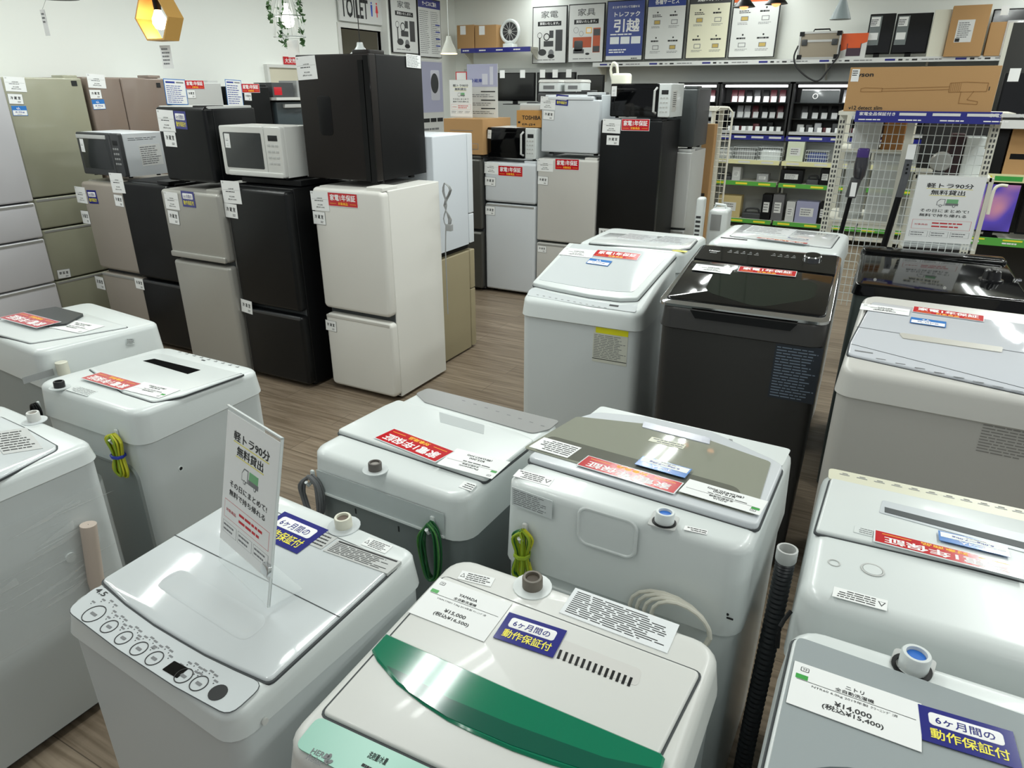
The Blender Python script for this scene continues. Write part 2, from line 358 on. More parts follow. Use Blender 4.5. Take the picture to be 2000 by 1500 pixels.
r5 = fridge('pinkish silver refrigerator at the left end of the front row, under a microwave', -5.08, 3.02, .49, .56, 1.13, F_SIL, F_CHAMP, [(.03, .47), (.5, 1.12)], r=.03)
card(r5.F, 'price', (152, 395), (172, 398), 0.946); card(r5.F, 'navy', (175, 397), (193, 398), 0.86); card(r5.F, 'cold', (163, 436), (178, 438), 1.03); card(r5.F, 'freeze', (190, 563), (207, 567), 0.946)

# things standing on the front row
k1 = fridge('tall black-brown mini fridge standing on the ivory refrigerator', -2.931, 3.045, .475, .51, .655, BLACK, F_BRN, [(.02, .65)], 1.237, R(3.0), 'mini_refrigerator', 'mini fridge', style=None, r=.006)
b = MB(FRONT(-k1.d/2)); b.plate(-.12+.0, -.03, .25, .45, 0, .0015, .02, .001, BLACK); b.box(.17, .2, .02, .62, 0, .008, BGLOSS); b.box(.2, .235, .01, .64, 0, .004, BGLOSS); b.build('door_handle_strip', k1.o)
card(k1.F, 'price', (583, 157), (621, 154), 0.86); card(k1.Rt, 'doc', (794, 131), (822, 134), .45)
r3m = fridge('squat black mini fridge standing on the silver-grey refrigerator', -4.0, 2.93, .425, .385, .44, F_BLK, F_BLK, [(.02, .445)], 1.178, R(1), 'mini_refrigerator', 'mini fridge', style=None, r=.02)
card(r3m.F, 'price', (312, 256), (344, 259), 0.86); card(r3m.F, 'navy', (344, 251), (367, 253), 0.989); card(r3m.F, 'cold', (324, 286), (347, 288), 0.86)
E_ = MB(); E_.plate(-.21, .21, -.17, .18, .436, .45, .02, .006, LGREY); E_.build('top_board', r3m.o)

def microwave(label, x, y, z0, w_, d, h, yaw, body, face, win, panel=.25, handle=False, group=None):
    c, s_ = math.cos(yaw), math.sin(yaw); cx = x+c*w_/2-s_*d/2; cy = y+s_*w_/2+c*d/2
    t = T('microwave_oven', label, 'microwave', (cx, cy, z0), yaw, group)
    MB().plate(-w_/2, w_/2, -d/2+.03, d/2, .012, h, .006, .006, body).build('casing', t.o)
    F = FRONT(-d/2+.03); xp = w_/2-w_*panel
    m = MB(F); m.plate(-w_/2, xp, .012, h, 0, .03, .012, .006, face); do = m.build('door', t.o)
    MB(F).plate(-w_/2+.03, xp-.02, .055, h-.035, .0295, .031, .008, .0008, win).build('window', do)
    if handle:
        MB(F).tube([(xp-.012, .04, .03), (xp-.022, .05, .055), (xp-.022, h-.05, .055), (xp-.012, h-.03, .03)], .009, face if face != BGLOSS else LGREY).build('handle', do)
    pm = body if face == BGLOSS and body == WHITE else face
    m = MB(F); m.plate(xp+.003, w_/2, .012, h, 0, .03, .012, .006, pm); pn = m.build('control_panel', t.o)
    pw = w_/2-xp; MB(F).plate(xp+pw*.25, w_/2-pw*.2, h-.075, h-.045, .03, .0315, .003, .0008, INK).build('display', pn)
    b = MB(F)
    for i in range(4):
        for j in range(3): b.plate(xp+pw*(.18+.23*j), xp+pw*(.34+.23*j), h-.105-.032*i, h-.093-.032*i, .03, .032, .002, .0008, LGREY if pm in (WHITE, WHITE2) else GREYP)
    b.build('buttons', pn)
    for sx in (-1, 1):
        for sy in (-1, 1): MB().lathe([(.014, 0), (.014, .013)], BLACK, (sx*(w_/2-.04), sy*(d/2-.06), 0), 10).build('foot', t.o)
    t.F = t.fr(FRONT(-d/2)); t.Rt = t.fr(RIGHT(w_/2)); t.h = h; t.w = w_; t.d = d; return t
SMOKE = mat('smoked_oven_window', (40, 44, 46), .08, coat=.5)
mwA = microwave('white flatbed microwave with dark window standing on the black two-door refrigerator', -3.495, 2.95, 1.243, .475, .26, .285, R(.8), WHITE2, WHITE2, SMOKE, .27)
MBT = MB(); MBT.plate(-.235, .235, -.2, .2, 0, .03, .01, .004, BLACK); o_ = MBT.build('top_board'); o_.location = (-3.19, 3.2, 1.212); tag(o_, 'thin black board between the white microwave and the black refrigerator', 'board')
b = MB(FRONT(-.1)); b.plate(-.2, .23, .012, .04, 0, .036, .01, .004, WHITE2); b.build('lower_rail', mwA.o)
card(mwA.F, 'price', (441, 288), (451, 289), 1.89)
mwB = microwave('white-sided microwave with grey door standing on the pinkish silver refrigerator', -5.045, 3.05, 1.16, .475, .33, .29, R(-1.5), BLUEW, DGREY, SMOKE, .2)
b = MB(FRONT(-.135)); b.plate(-.235, .1, .25, .275, .03, .034, .003, .002, LGREY); b.build('top_strip', mwB.o)
card(mwB.F, 'price', (160, 296), (167, 297), 2.06); card(mwB.Rt, 'doc', (279, 325), (320, 320), .85)
b = MB(RIGHT(.2385)); b.bars(-.1, .15, .24, .262, 2, SEAM, .0008, .3); b.build('vent_slots', mwB.o)

# behind the front row, facing away
def back_fridge(label, y0, y1, z0, z1, sidem, doorm, xr=-2.45, w_=.5, split=None):
    d = y1-y0; t = T('refrigerator', label, 'refrigerator', (xr-w_/2, (y0+y1)/2, z0), 0)
    MB().plate(-w_/2, w_/2, -d/2, d/2-.07, .015, z1-z0, .008, .005, sidem).build('cabinet', t.o)
    hh = z1-z0; sp = split or .7
    for a, e in ((.02, hh*sp-.004), (hh*sp+.004, hh)):
        MB().plate(-w_/2, w_/2, d/2-.062, d/2, a, e, .01, .006, doorm).build('door', t.o)
    MB().box(-w_/2+.02, w_/2-.02, -d/2+.02, d/2-.08, 0, .02, BLACK).build('base', t.o)
    t.Rt = t.fr(RIGHT(w_/2)); return t
bt = back_fridge('tan refrigerator facing away behind the ivory one', 3.64, 4.06, 0, .71, F_TAN, F_TAN, split=.62)
bl = back_fridge('pale blue-white refrigerator stacked on the tan one, facing away', 3.6, 4.06, .74, 1.46, F_LB, BLUEW, split=.3)
bx = MB(); bx.box(-.2, .2, -.2, .2, 0, .03, BLACK); o_ = bx.build('base_tray'); o_.location = (-2.7, 3.85, .71); tag(o_, 'black tray between the tan and the pale blue-white refrigerators', 'tray')
o_ = MB().box(-2.99, -2.7, 4.07, 4.1, 0, 1.45, DGREY).build('backing_panel'); tag(o_, 'dark grey panel standing behind the pale blue-white refrigerator', 'panel')

# power cord hanging on the back edge of the ivory refrigerator
cx_, cy_ = -2.34, 3.53
pts = [(cx_, cy_, 1.2), (cx_+.02, cy_, 1.1), (cx_+.03, cy_, .98), (cx_, cy_, .9)]
b = MB(r1.W.inverted())
for k in range(3): b.tube(smooth([(cx_+.01, cy_, 1.21), (cx_+.045, cy_+.01*k, 1.17), (cx_+.005*k, cy_, 1.08), (cx_+.05-.01*k, cy_, 1.0), (cx_+.02, cy_, .95), (cx_-.005, cy_, 1.0), (cx_+.02, cy_, 1.08), (cx_-.005+.005*k, cy_, 1.16), (cx_+.01, cy_, 1.21)]), .0035, GREYP, 6)
b.tube(smooth([(cx_+.01, cy_, .97), (cx_-.0, cy_, .8), (cx_+.0, cy_, .6), (cx_, cy_, .4)]), .0035, GREYP, 6); b.plate(cx_+.01, cx_+.05, cy_-.01, cy_+.02, .93, .97, .005, .004, GREYP)
b.build('power_cord', r1.o, 'grey power cord bundle hanging at the rear edge')

# ---- big refrigerators along the left wall, facing the aisle (local frame rotated so their front is +X)
def wall_fridge(label, y0, y1, h, body, door, doors, xf=-5.35, split=None, r=.01, hinge=True):
    return fridge(label, xf, y0, y1-y0, .66, h, body, door, doors, yaw=math.pi/2, split=split, style='groove', r=r, hinge=hinge)
f1 = wall_fridge('tall greenish-beige six-drawer refrigerator by the left wall', 2.83, 3.37, 1.80, F_GRN, F_GRN, [(.05, .4), (.41, .78), (.79, 1.0), (1.01, 1.795)])
f1 = f1
card(f1.F, 'price', (12, 178), (53, 180), 0.688); card(f1.F, 'cold', (18, 203), (47, 204), 0.688); card(f1.F, 'blue4', (26, 226), (55, 226), .65); card(f1.F, 'veg', (114, 545), (139, 541), 0.688)
b = f1.F.mb(); b.line(*sorted((f1.F.px(138, 158)[0], f1.F.px(149, 158)[0])), f1.F.px(143, 168)[1], .035, INK, .002); b.build('badge', f1.o)
f2 = wall_fridge('tall taupe french-door refrigerator by the left wall', 3.41, 4.055, 1.81, F_TAU, F_TAU, [(.05, .4), (.41, .9), (.91, 1.8)], split=.41)
card(f2.F, 'price', (173, 171), (208, 173), 0.688); card(f2.F, 'cold', (177, 193), (200, 193), 0.688); card(f2.F, 'blue4', (183, 214), (207, 213), .7)
b = f2.F.mb(); b.line(*sorted((f2.F.px(304, 160)[0], f2.F.px(312, 160)[0])), f2.F.px(308, 171)[1], .035, INK, .002); b.build('badge', f2.o)
f0 = fridge('pearl white large drawer refrigerator at the left edge of the photo', -5.05, 2.05, .62, .66, 1.8, F_PW, F_PW, [(.05, .47), (.48, .78), (.79, 1.02), (1.03, 1.795)], yaw=math.pi/2, r=.012)
f3 = wall_fridge('white refrigerator with a blue-edged sheet and red sign by the left wall', 4.09, 4.62, 1.78, LGREY, LGREY, [(.05, .6), (.62, 1.775)])
card(f3.F, 'bdoc', (326, 204), (368, 205), .95); card(f3.F, 'red', (363, 174), (400, 174)); card(f3.F, 'cold', (367, 192), (383, 192))
f4 = wall_fridge('black refrigerator with a blue-edged sheet and red sign by the left wall', 4.66, 5.17, 1.75, BLACK, F_BLK, [(.05, .6), (.62, 1.745)])
card(f4.F, 'bdoc', (445, 206), (476, 207), 1.2); card(f4.F, 'red', (473, 181), (508, 181)); card(f4.F, 'cold', (478, 196), (492, 197))

# ---- the middle block
m0 = fridge('dark grey refrigerator under the plain carton, behind the tan one', -3.5, 5.33, .36, .5, 1.18, DGREY, mat('dark_steel_door', (84, 84, 80), .3, metal=.5), [(.03, .55), (.57, 1.17)])
m1 = fridge('white top-freezer refrigerator under the black-door microwave in the middle block', -3.131, 5.377, .495, .56, 1.152, BLUEW, BLUEW, [(.03, .8), (.815, 1.148)], r=.02)
card(m1.F, 'red', (973, 343), (1021, 346), .36); card(m1.F, 'price', (946, 338), (973, 341), 0.688); card(m1.F, 'cold', (947, 362), (968, 364), 0.688); card(m1.F, 'freeze', (948, 419), (967, 421), 0.774)
m2 = fridge('light grey refrigerator under the white mini fridge in the middle block', -2.62, 5.38, .53, .56, 1.2, LGREY, mat('light_warm_grey_door', (196, 195, 190), .4), [(.03, .5), (.52, 1.195)], r=.014)
card(m2.F, 'red', (1084, 331), (1131, 333), .4); card(m2.F, 'price', (1049, 334), (1080, 336), 0.645); card(m2.F, 'cold', (1050, 360), (1070, 362), 0.731); card(m2.F, 'freeze', (1050, 492), (1067, 494), 0.688)
m2t = fridge('white mini fridge standing on the light grey refrigerator', -2.61, 5.42, .5, .46, .46, BLUEW, BLUEW, [(.02, .42)], 1.225, 0, 'mini_refrigerator', 'mini fridge', style=None, r=.012)
b = MB(); b.plate(-.2, .2, -.235, -.16, .42, .445, .02, .01, BLUEW); b.build('top_trim', m2t.o)
card(m2t.F, 'price', (1055, 213), (1084, 215), 0.731); card(m2t.F, 'navy', (1085, 205), (1109, 207), 0.731); card(m2t.F, 'cold', (1060, 233), (1082, 235), 0.688)
m3 = fridge('large black refrigerator with a red sign under the white microwave', -2.085, 5.4, .49, .52, 1.505, BLACK, F_BLK, [(.03, .62), (.64, 1.5)], r=.008)
card(m3.F, 'red', (1213, 255), (1268, 256), .38); card(m3.F, 'price', (1176, 259), (1211, 261), 0.688); card(m3.F, 'cold', (1184, 283), (1209, 284), 0.688); card(m3.F, 'freeze', (1169, 462), (1192, 464), 0.688)
mwC = microwave('white microwave with handle and black door on the large black refrigerator', -2.02, 5.41, 1.515, .47, .36, .245, R(0), WHITE, BGLOSS, BGLOSS, .2, True)
card(mwC.F, 'price', (1194, 188), (1204, 188), 1.72)
b = MB(RIGHT(.235)); b.plate(-.13, -.02, .05, .2, 0, .003, .01, .001, WHITE2); b.bars(-.12, -.03, .08, .19, 8, SEAM, .004, .35); b.build('vent_slots', mwC.o)
mwD = microwave('white microwave with black door under the small brown carton', -3.11, 5.4, 1.17, .46, .35, .255, 0, WHITE, BGLOSS, BGLOSS, .22, True)
card(mwD.F, 'price', (952, 270), (959, 271), 1.98)
m4 = fridge('pale grey refrigerator behind the right side of the large black one', -1.99, 5.95, .5, .5, 1.25, LGREY, LGREY, [(.03, .6), (.62, 1.24)], r=.01)
m4t = fridge('dark grey small refrigerator stacked at the right end of the middle block', -1.99, 5.97, .5, .46, .47, DGREY, mat('slate_grey_door', (70, 74, 75), .35, metal=.3), [(.02, .46)], 1.262, 0, 'mini_refrigerator', 'mini fridge', style=None, r=.01)

# ---------------------------------------------------------------- washing machines (local frame: x right, y into the shop)
class Washer(T):
    def __init__(s, label, x, y, yaw, w_, d, zf, zb, cab, cover, seam=.1, r=.045, ins=.008, lip=.006, rim=.022, foot=True):
        c, q = math.cos(yaw), math.sin(yaw); T.__init__(s, 'washing_machine', label, 'washing machine', (x+c*w_/2-q*d/2, y+q*w_/2+c*d/2, 0), yaw)
        s.w, s.d = w_, d; a, e = w_/2, d/2; sl = (zb-zf)/d
        zt = lambda yy: zf+sl*(yy+e); zs = min(zf, zb)-seam; s.zs = zs
        m = MB(); L = []
        for z, i in ((.03, ins+.004), (.3, ins), (zs+.002, ins)): L.append([(p, t, z) for p, t in rr(-a+i, a-i, -e+i, e-i, r-.008)])
        m.loft(L, cab); s.cab = m.build('cabinet', s.o)
        m = MB(); L = [[(p, t, zs) for p, t in rr(-a+.004, a-.004, -e+.004, e-.004, r)], [(p, t, zs+.004) for p, t in rr(-a, a, -e, e, r)]]
        L.append([(p, t, zt(t)-rim) for p, t in rr(-a+lip, a-lip, -e+lip, e-lip, r)])
        for k in range(1, 5):
            th = R(22.5*k); i = lip+rim*(1-math.cos(th)); L.append([(p, t, zt(t)-rim+rim*math.sin(th)) for p, t in rr(-a+i, a-i, -e+i, e-i, max(r-i*.5, .01))])
        m.loft(L, cover); s.cover = m.build('top_cover', s.o)
        MB().loft([[(p, t, z) for p, t in rr(-a+.02, a-.02, -e+.02, e-.02, r)] for z in (.02, .05)], DGREY).build('base', s.o)
        if foot:
            for sx in (-1, 1):
                for sy in (-1, 1): MB().lathe([(.022, 0), (.024, .004), (.018, .022)], BLACK, (sx*(a-.06), sy*(e-.06), 0), 12).build('foot', s.o)
        s.top = s.fr(Matrix.Translation((0, 0, zt(0)))@Matrix.Rotation(math.atan(sl), 4, 'X'))
        s.front = s.fr(FRONT(-e+ins)); s.fcov = s.fr(FRONT(-e)); s.right = s.fr(RIGHT(a-ins)); s.rcov = s.fr(RIGHT(a)); s.a, s.e = a, e
    def shape(s, name, pts, h0, h1, m, parent=None, fr=None, label=None, sm=0, k=3):
        """flat part on the top: an outline of picture points carried onto the plane and given thickness"""
        fr = fr or s.top; P = roundpoly(s.keep(fr.pp(pts), .012), .014 if h0 < .001 else .002)
        b = fr.mb(); b.prism(P, h0, h1, m); return b.build(name, parent or s.o, label)
    def keep(s, P, g): return [(max(-s.a+g, min(s.a-g, x)), max(-s.e+g, min(s.e-g, y))) for x, y in P]      # nothing overhangs the cover
    def lid(s, name, pts, h1, m, rad=.015, gap=.004, parent=None, bev=.005):
        P = roundpoly(s.keep(s.top.pp(pts), .008), rad); b = s.top.mb()
        b.prism(offset(P, gap), -.004, .0008, SEAM)
        b.loft([[(*p, 0) for p in P], [(*p, h1-bev) for p in P]]+[[(*p, h1-bev+bev*math.sin(R(t))) for p in offset(P, -bev*(1-math.cos(R(t))))] for t in (30, 60, 90)], m)
        return b.build(name, parent or s.o)
    def tap(s, px, r, base, inner, h=.03, lab=None, rec=.0):
        x, y = s.top.px(*px); b = s.top.mb()
        b.disc(x, y, r*1.9, 0, .002, rec) if rec else None
        b.lathe([(r, 0), (r, h*.9), (r*.92, h), (r*.7, h), (r*.66, h*.75), (.001, h*.74)], base, (x, y, 0), 24)
        b.disc(x, y, r*.64, h*.74, h*.8, inner)
        return b.build('water_inlet', s.o, lab)
def ccw(P):
    a = sum(P[i][0]*P[(i+1) % len(P)][1]-P[(i+1) % len(P)][0]*P[i][1] for i in range(len(P)))
    return P if a > 0 else P[::-1]
def roundpoly(P, r, n=4):
    P = [Vector(p).to_2d() for p in ccw([tuple(p) for p in P])]; out = []
    for i, p in enumerate(P):
        a = P[i-1]-p; b = P[(i+1) % len(P)]-p
        la, lb = a.length, b.length; ang = a.angle(b)
        if ang > R(150): out.append(tuple(p)); continue
        rr_ = min(r, la*.45, lb*.45); A = p+a.normalized()*rr_; B = p+b.normalized()*rr_
        for k in range(n+1):
            t = k/n; q = A*(1-t)**2+p*2*t*(1-t)+B*t*t; out.append((q.x, q.y))
    return out
def offset(P, d):
    n = len(P); out = []
    for i in range(n):
        a = Vector(P[i-1]); p = Vector(P[i]); b = Vector(P[(i+1) % n])
        u = (p-a); v = (b-p)
        if u.length < 1e-7: u = v
        if v.length < 1e-7: v = u
        u.normalize(); v.normalize(); nn = Vector((u.y, -u.x))+Vector((v.y, -v.x))
        nn = nn.normalized()/max(.5, nn.length/2) if nn.length > 1e-6 else Vector((u.y, -u.x)); out.append(tuple(p+nn*d))
    return out
def doc(wm, name, q, seed=3, n=6, head=None, lab=None, m=PAPER, ink=INK, tri=False, fr=None, h=.0015):
    """a printed label: q = four picture points (lower left, lower right, upper right, upper left) in reading order"""
    fr = fr or wm.top; P = [Vector(p) for p in fr.pp(q)]
    o = P[0]; ux = (P[1]-P[0]); uy = (P[3]-P[0]); W, H = ux.length, uy.length
    M = Matrix(((ux.x/W, uy.x/H, 0, o.x), (ux.y/W, uy.y/H, 0, o.y), (0, 0, 1, 0), (0, 0, 0, 1)))
    b = MB(fr.M@M); b.box(0, W, 0, H, 0, h, m); x0 = W*.04
    if tri:
        b.add([(W*.03, H*.3, h+.0002), (W*.03+H*.4, H*.3, h+.0002), (W*.03+H*.2, H*.75, h+.0002)], [(0, 1, 2)], ink); x0 = W*.07+H*.4
        b.add([(W*.03+H*.07, H*.34, h+.0004), (W*.03+H*.33, H*.34, h+.0004), (W*.03+H*.2, H*.65, h+.0004)], [(0, 1, 2)], m)
    if head: b.line(W*.04, W*.96, H*.84, H*.1, head, h+.0003)
    b.bars(x0, W*.95, H*.08, H*(.8 if head else .92), n, ink, h+.0003, .38, seed)
    return b.build(name, wm.o, lab or 'small printed label')

# ---- first row, front machines
w4 = Washer('white 4.5 kg washing machine carrying the clear sign stand, front left', -1.259, .51, R(-4), .511, .486, .808, .832, WSTEEL, WHITE, .055, .04, rim=.018)
l4 = w4.lid('lid', [(199, 1136), (245, 1179), (300, 1219), (350, 1249), (400, 1278), (460, 1306), (526, 1335), (778, 1103), (560, 1011), (468, 972)], .006, GLOSSW, .012)
b = w4.top.mb(); p, q = w4.top.px(342, 1050), w4.top.px(664, 1211)
b.prism([p, (p[0]+.0, p[1]+.002), (q[0], q[1]+.002), q], .006, .0066, SEAM); b.build('fold_line', l4)
# pressed relief on the lid
b = w4.top.mb(); RL = w4.top.pp([(350, 1180), (358, 1139), (382, 1136), (492, 1222), (486, 1236), (352, 1178)])
oo = roundpoly(w4.top.pp([(300, 1145), (352, 1112), (530, 1215), (480, 1262)]), .03); b.loft([[(*p, .0062) for p in oo], [(*p, .0068) for p in offset(oo, -.004)], [(*p, .0064) for p in offset(oo, -.010)]], GLOSSW)
b.build('lid_relief', l4)
P = roundpoly(w4.top.pp([(196, 1141), (245, 1184), (300, 1224), (350, 1254), (400, 1283), (460, 1312), (516, 1337), (448, 1399), (340, 1340), (230, 1268), (130, 1192)]), .022); b = w4.top.mb(); b.prism(offset(P, .0012), 0, .0006, SEAM); b.prism(P, 0, .0012, GLOSSW); pn = b.build('control_panel', w4.o)
b = w4.top.mb()
for (x, y), rr2 in (((184, 1200), .021), ((214, 1225), .0155), ((242, 1247), .0155), ((272, 1268), .0155), ((302, 1287), .0155), ((359, 1321), .0155), ((389, 1336), .0155)):
    u, v = w4.top.px(x, y); b.ring(u, v, rr2, .0014, .0012, .0022, INK, 28); b.line(u-rr2*.4, u+rr2*.4, v-.003, .005, INKG, .0021)
    rnd = random.Random(x)
    for k in range(5):
        a = R(40+k*28); uu, vv = u+math.cos(a)*rr2*1.75, v+math.sin(a)*rr2*1.75; b.line(uu-.005, uu+.005, vv-.0015, .0032, INKG, .0016); b.line(uu-.001, uu+.001, vv-.006, .002, INK, .0016)
u, v = w4.top.px(426, 1354); b.disc(u, v, .0155, .0012, .0022, INK)
textpx(b, w4.top, '4.5', (184, 1154), (201, 1165), INK, .011); u, v = w4.top.px(189, 1164)
b.build('buttons', pn)
w4.shape('display', [(341, 1292), (369, 1307), (346, 1326), (317, 1309)], .0012, .002, BGLOSS, pn)
w4.tap((672, 1028), .019, CREAM, mat('rubber_brown', (110, 95, 85), .7), .026, 'cream water inlet with brown rubber ring', rec=GLOSSW)
card(w4.top, 'navy', (493, 1042), (580, 1082), .66, h=.007)
doc(w4, 'warning_label', [(705, 1064), (752, 1082), (763, 1065), (721, 1050)], 4, 5, tri=True)
doc(w4, 'instruction_label', [(632, 1081), (757, 1126), (777, 1103), (661, 1059)], 5, 7, head=INK, m=LGREY, h=.0075)
doc(w4, 'instruction_label', [(602, 1067), (628, 1078), (655, 1055), (634, 1045)], 6, 4, m=LGREY, h=.0075)
b = MB(RIGHT(w4.a)); u, v = w4.rcov.px(516, 1408); b.disc(u, v, .006, 0, .004, WHITE2); b.build('screw_cap', w4.o)

w5 = Washer('white washing machine with a green window band in its lid, front centre', -.646, .466, 0, .547, .505, .842, .852, WSTEEL, WHITE2, .07, .05)
l5 = w5.lid('lid', [(868, 1127), (1368, 1316), (1196, 1660), (628, 1396)], .006, WHITE2, .012)
GREEN = mat('translucent_green_plastic', (0, 116, 84), .1, coat=.4); MINT = mat('mint_panel', (140, 192, 174), .3)
b = w5.top.mb(); P = w5.top.pp([(755, 1245), (727, 1277), (737, 1297), (775, 1342), (825, 1382), (875, 1415), (925, 1440), (1000, 1473), (1075, 1500), (1150, 1522), (1230, 1543), (1280, 1550), (1298, 1490), (1290, 1479), (1000, 1355)]); P = ccw(P)
b.loft([[(*p, .0) for p in P], [(*p, .008) for p in P], [(*p, .0105) for p in offset(P, -.003)]], GREEN); gb = b.build('window_band', l5, 'translucent green band'); 
b = w5.top.mb(); GD = mat('dark_green_plastic', (0, 84, 66), .1, coat=.5)
P = w5.top.pp([(757, 1310), (800, 1362), (875, 1411), (1000, 1466), (1150, 1517), (1270, 1543), (1283, 1512), (1180, 1490), (1000, 1425), (880, 1375), (800, 1330)]); b.prism(P, .0103, .0112, GD); b.build('grip_recess', gb, 'darker green finger grip')
# vent slots in a shallow recess
P = roundpoly(w5.top.pp([(1096, 1253), (1254, 1314), (1245, 1347), (1088, 1290)]), .01)
b = w5.top.mb(); b.prism(P, .006, .0064, mat('recess_white', (205, 204, 200), .5))
for k in range(13):
    t = k/12; x0, y0 = 1096+137*t, 1275+54*t; p, q = Vector(w5.top.px(x0, y0)), Vector(w5.top.px(x0-6.5, y0+17)); d = (q-p).normalized(); n = Vector((-d.y, d.x))*.0022
    b.prism([tuple(p+n), tuple(p-n), tuple(q-n), tuple(q+n)], .0064, .0068, BLACK)
b.build('vent', l5)
pn = w5.shape('control_panel', [(622, 1400), (560, 1475), (600, 1600), (1150, 1800), (1190, 1665)], 0, .002, MINT)
b = w5.top.mb(); textpx(b, w5.top, 'HERB', (606, 1470), (637, 1483), INKG, .008, .0024); textpx(b, w5.top, 'Relax', (597, 1482), (625, 1496), INKG, .009, .0024)
for k in range(4):
    u, v = w5.top.px(638+(k % 2)*6, 1480+(k//2)*10); b.disc(u, v, .005, .002, .0026, INKG, 10, ry=.003, rot=R(40+60*k))
textpx(b, w5.top, '洗剤量/水量', (716, 1479), (752, 1495), INK, .011, .0024); u, v = w5.top.px(716, 1492); b.bars(u-.004, u+.02, v-.03, v, 3, INK, .0024)
b.build('print', pn)
YM = ('YAMADA', '全自動洗濯機', 'YWM-T70D1 7.0kg 2019年製 ｸﾘｰﾆﾝｸﾞ済', '¥15,000', '(税込¥16,500)')
card(w5.top, 'price', (797, 1196), (945, 1254), .66, lines=YM, h=.0068); card(w5.top, 'navy', (963, 1245), (1080, 1285), .6, h=.0075)
doc(w5, 'instruction_label', [(1092, 1197), (1303, 1277), (1326, 1217), (1124, 1149)], 8, 12, m=GLPAPER)
b = w5.top.mb(); b.build  # grid lines on the label
doc(w5, 'warning_label', [(893, 1131), (958, 1147), (966, 1130), (903, 1115)], 9, 4, tri=True)
w5.tap((1040, 1146), .0195, mat('taupe_tap', (110, 104, 94), .5), mat('tap_hole', (70, 60, 48), .6), .024, 'taupe water inlet', rec=WHITE)

w6 = Washer('white washing machine with a tinted lid at the right front corner', -.014, .486, 0, .555, .54, .90, .90, WSTEEL, WHITE, .1, .05)
TINT = mat('smoke_tinted_glass', (158, 166, 168), .04, coat=.3); HOLE = mat('tub_interior', (82, 92, 96), .35, metal=.3)
l6 = w6.lid('lid', [(1550, 1247), (1775, 1325), (2060, 1420), (2030, 1900), (1440, 1640)], .008, WHITE, .018)
P = roundpoly(w6.keep(w6.top.pp([(1556, 1252), (2050, 1425), (2015, 1860), (1455, 1620)]), .013), .012); b = w6.top.mb(); b.prism(P, .008, .0098, TINT); lg = b.build('lid_glass', l6, 'smoke tinted glass')
b = w6.top.mb(); u, v = w6.top.px(1760, 1790); b.disc(u, v, .17, .0098, .0101, HOLE, 48); b.disc(u, v, .14, .0101, .0103, mat('drum_dark', (58, 66, 70), .3, metal=.4), 48); b.build('tub_opening', l6, 'dark tub seen through the lid')
NT = ('ニトリ', '全自動洗濯機', 'NTR60 6.0kg 2019年製 ｸﾘｰﾆﾝｸﾞ済', '¥14,000', '(税込¥15,400)')
card(w6.top, 'price', (1535, 1372), (1800, 1470), .52, lines=NT, h=.011); card(w6.top, 'navy', (1801, 1445), (1998, 1506), .56, h=.0115)
b = w6.top.mb(); p = roundpoly(w6.top.pp([(1748, 1265), (1830, 1292), (1822, 1325), (1735, 1297)]), .008); b.prism(p, 0, .001, LGREY); b.build('inlet_recess', w6.o)
w6.tap((1783, 1303), .021, WHITE, mat('tap_blue', (40, 110, 200), .3), .028, 'white water inlet with a blue insert')
u, v = w6.top.px(1780, 1306); b = w6.top.mb(); b.ring(u, v, .028, .006, .001, .004, BLACK); b.build('inlet_seal', w6.o)

w3 = Washer('white washing machine wrapped in stretch film at the left front', -2.34, .44, R(-2.6), .53, .53, .83, .83, WSTEEL, WHITE, .055, .045)
l3 = w3.lid('lid', [(-120, 810), (0, 815), (50, 838), (110, 872), (110, 880), (0, 948), (-200, 1050)], .006, GLOSSW, .012)
doc(w3, 'instruction_label', [(8, 892), (85, 880), (36, 846), (-20, 850)], 12, 8, m=LGREY, h=.0075); 
w3.tap((68, 822), .017, WHITE2, mat('tap_hole2', (150, 140, 130), .6), .028, 'white water inlet', rec=GLOSSW)
FILM = mat('stretch_film', (236, 240, 240), .12, alpha=.2, coat=.6, bump=.6, bscale=30)
b = MB(); i0 = -.004
b.loft([[(p, t, z) for p, t in rr(-w3.a-i0*-1-.0, w3.a+.002, -w3.e-.002, w3.e+.002, .05)] for z in (.36, .42, .5, .58, .66, .71)], FILM, cap0=False, cap1=False); b.build('stretch_film', w3.o, 'clear film wrapped around the cabinet')
b = MB(RIGHT(w3.a)); 
for k in range(26):
    rnd = random.Random(k); z = rnd.uniform(.4, .7); x0 = rnd.uniform(-.24, .1); b.add([(x0, z, .003), (x0+rnd.uniform(.08, .2), z+rnd.uniform(-.01, .03), .003), (x0+.1, z+.002, .0032)], [(0, 1, 2)], mat('film_crease', (240, 244, 244), .2, alpha=.35))
b.build('film_creases', w3.o, 'shiny creases of the stretch film')
u0 = w3.right.px(160, 1018); u1 = w3.right.px(176, 1125); M_ = w3.right.M
b = MB(M_); b.tube([(u0[0], u0[1], .03), (u1[0], u1[1], .028), (u1[0]+.005, u1[1]-.12, .025)], .021, mat('beige_hose', (196, 182, 170), .5), 16); b.disc(u0[0], u0[1], .001, .03, .031, INK)
b.build('drain_hose', w3.o, 'beige hose held under the film')
b = w3.right.mb(); u, v = w3.right.px(160, 1008)
for px_ in ((185, 1055), (137, 1088)):
    u, v = w3.right.px(*px_); b.disc(u, v, .014, 0, .006, WHITE)
b.build('hole_cap', w3.o)

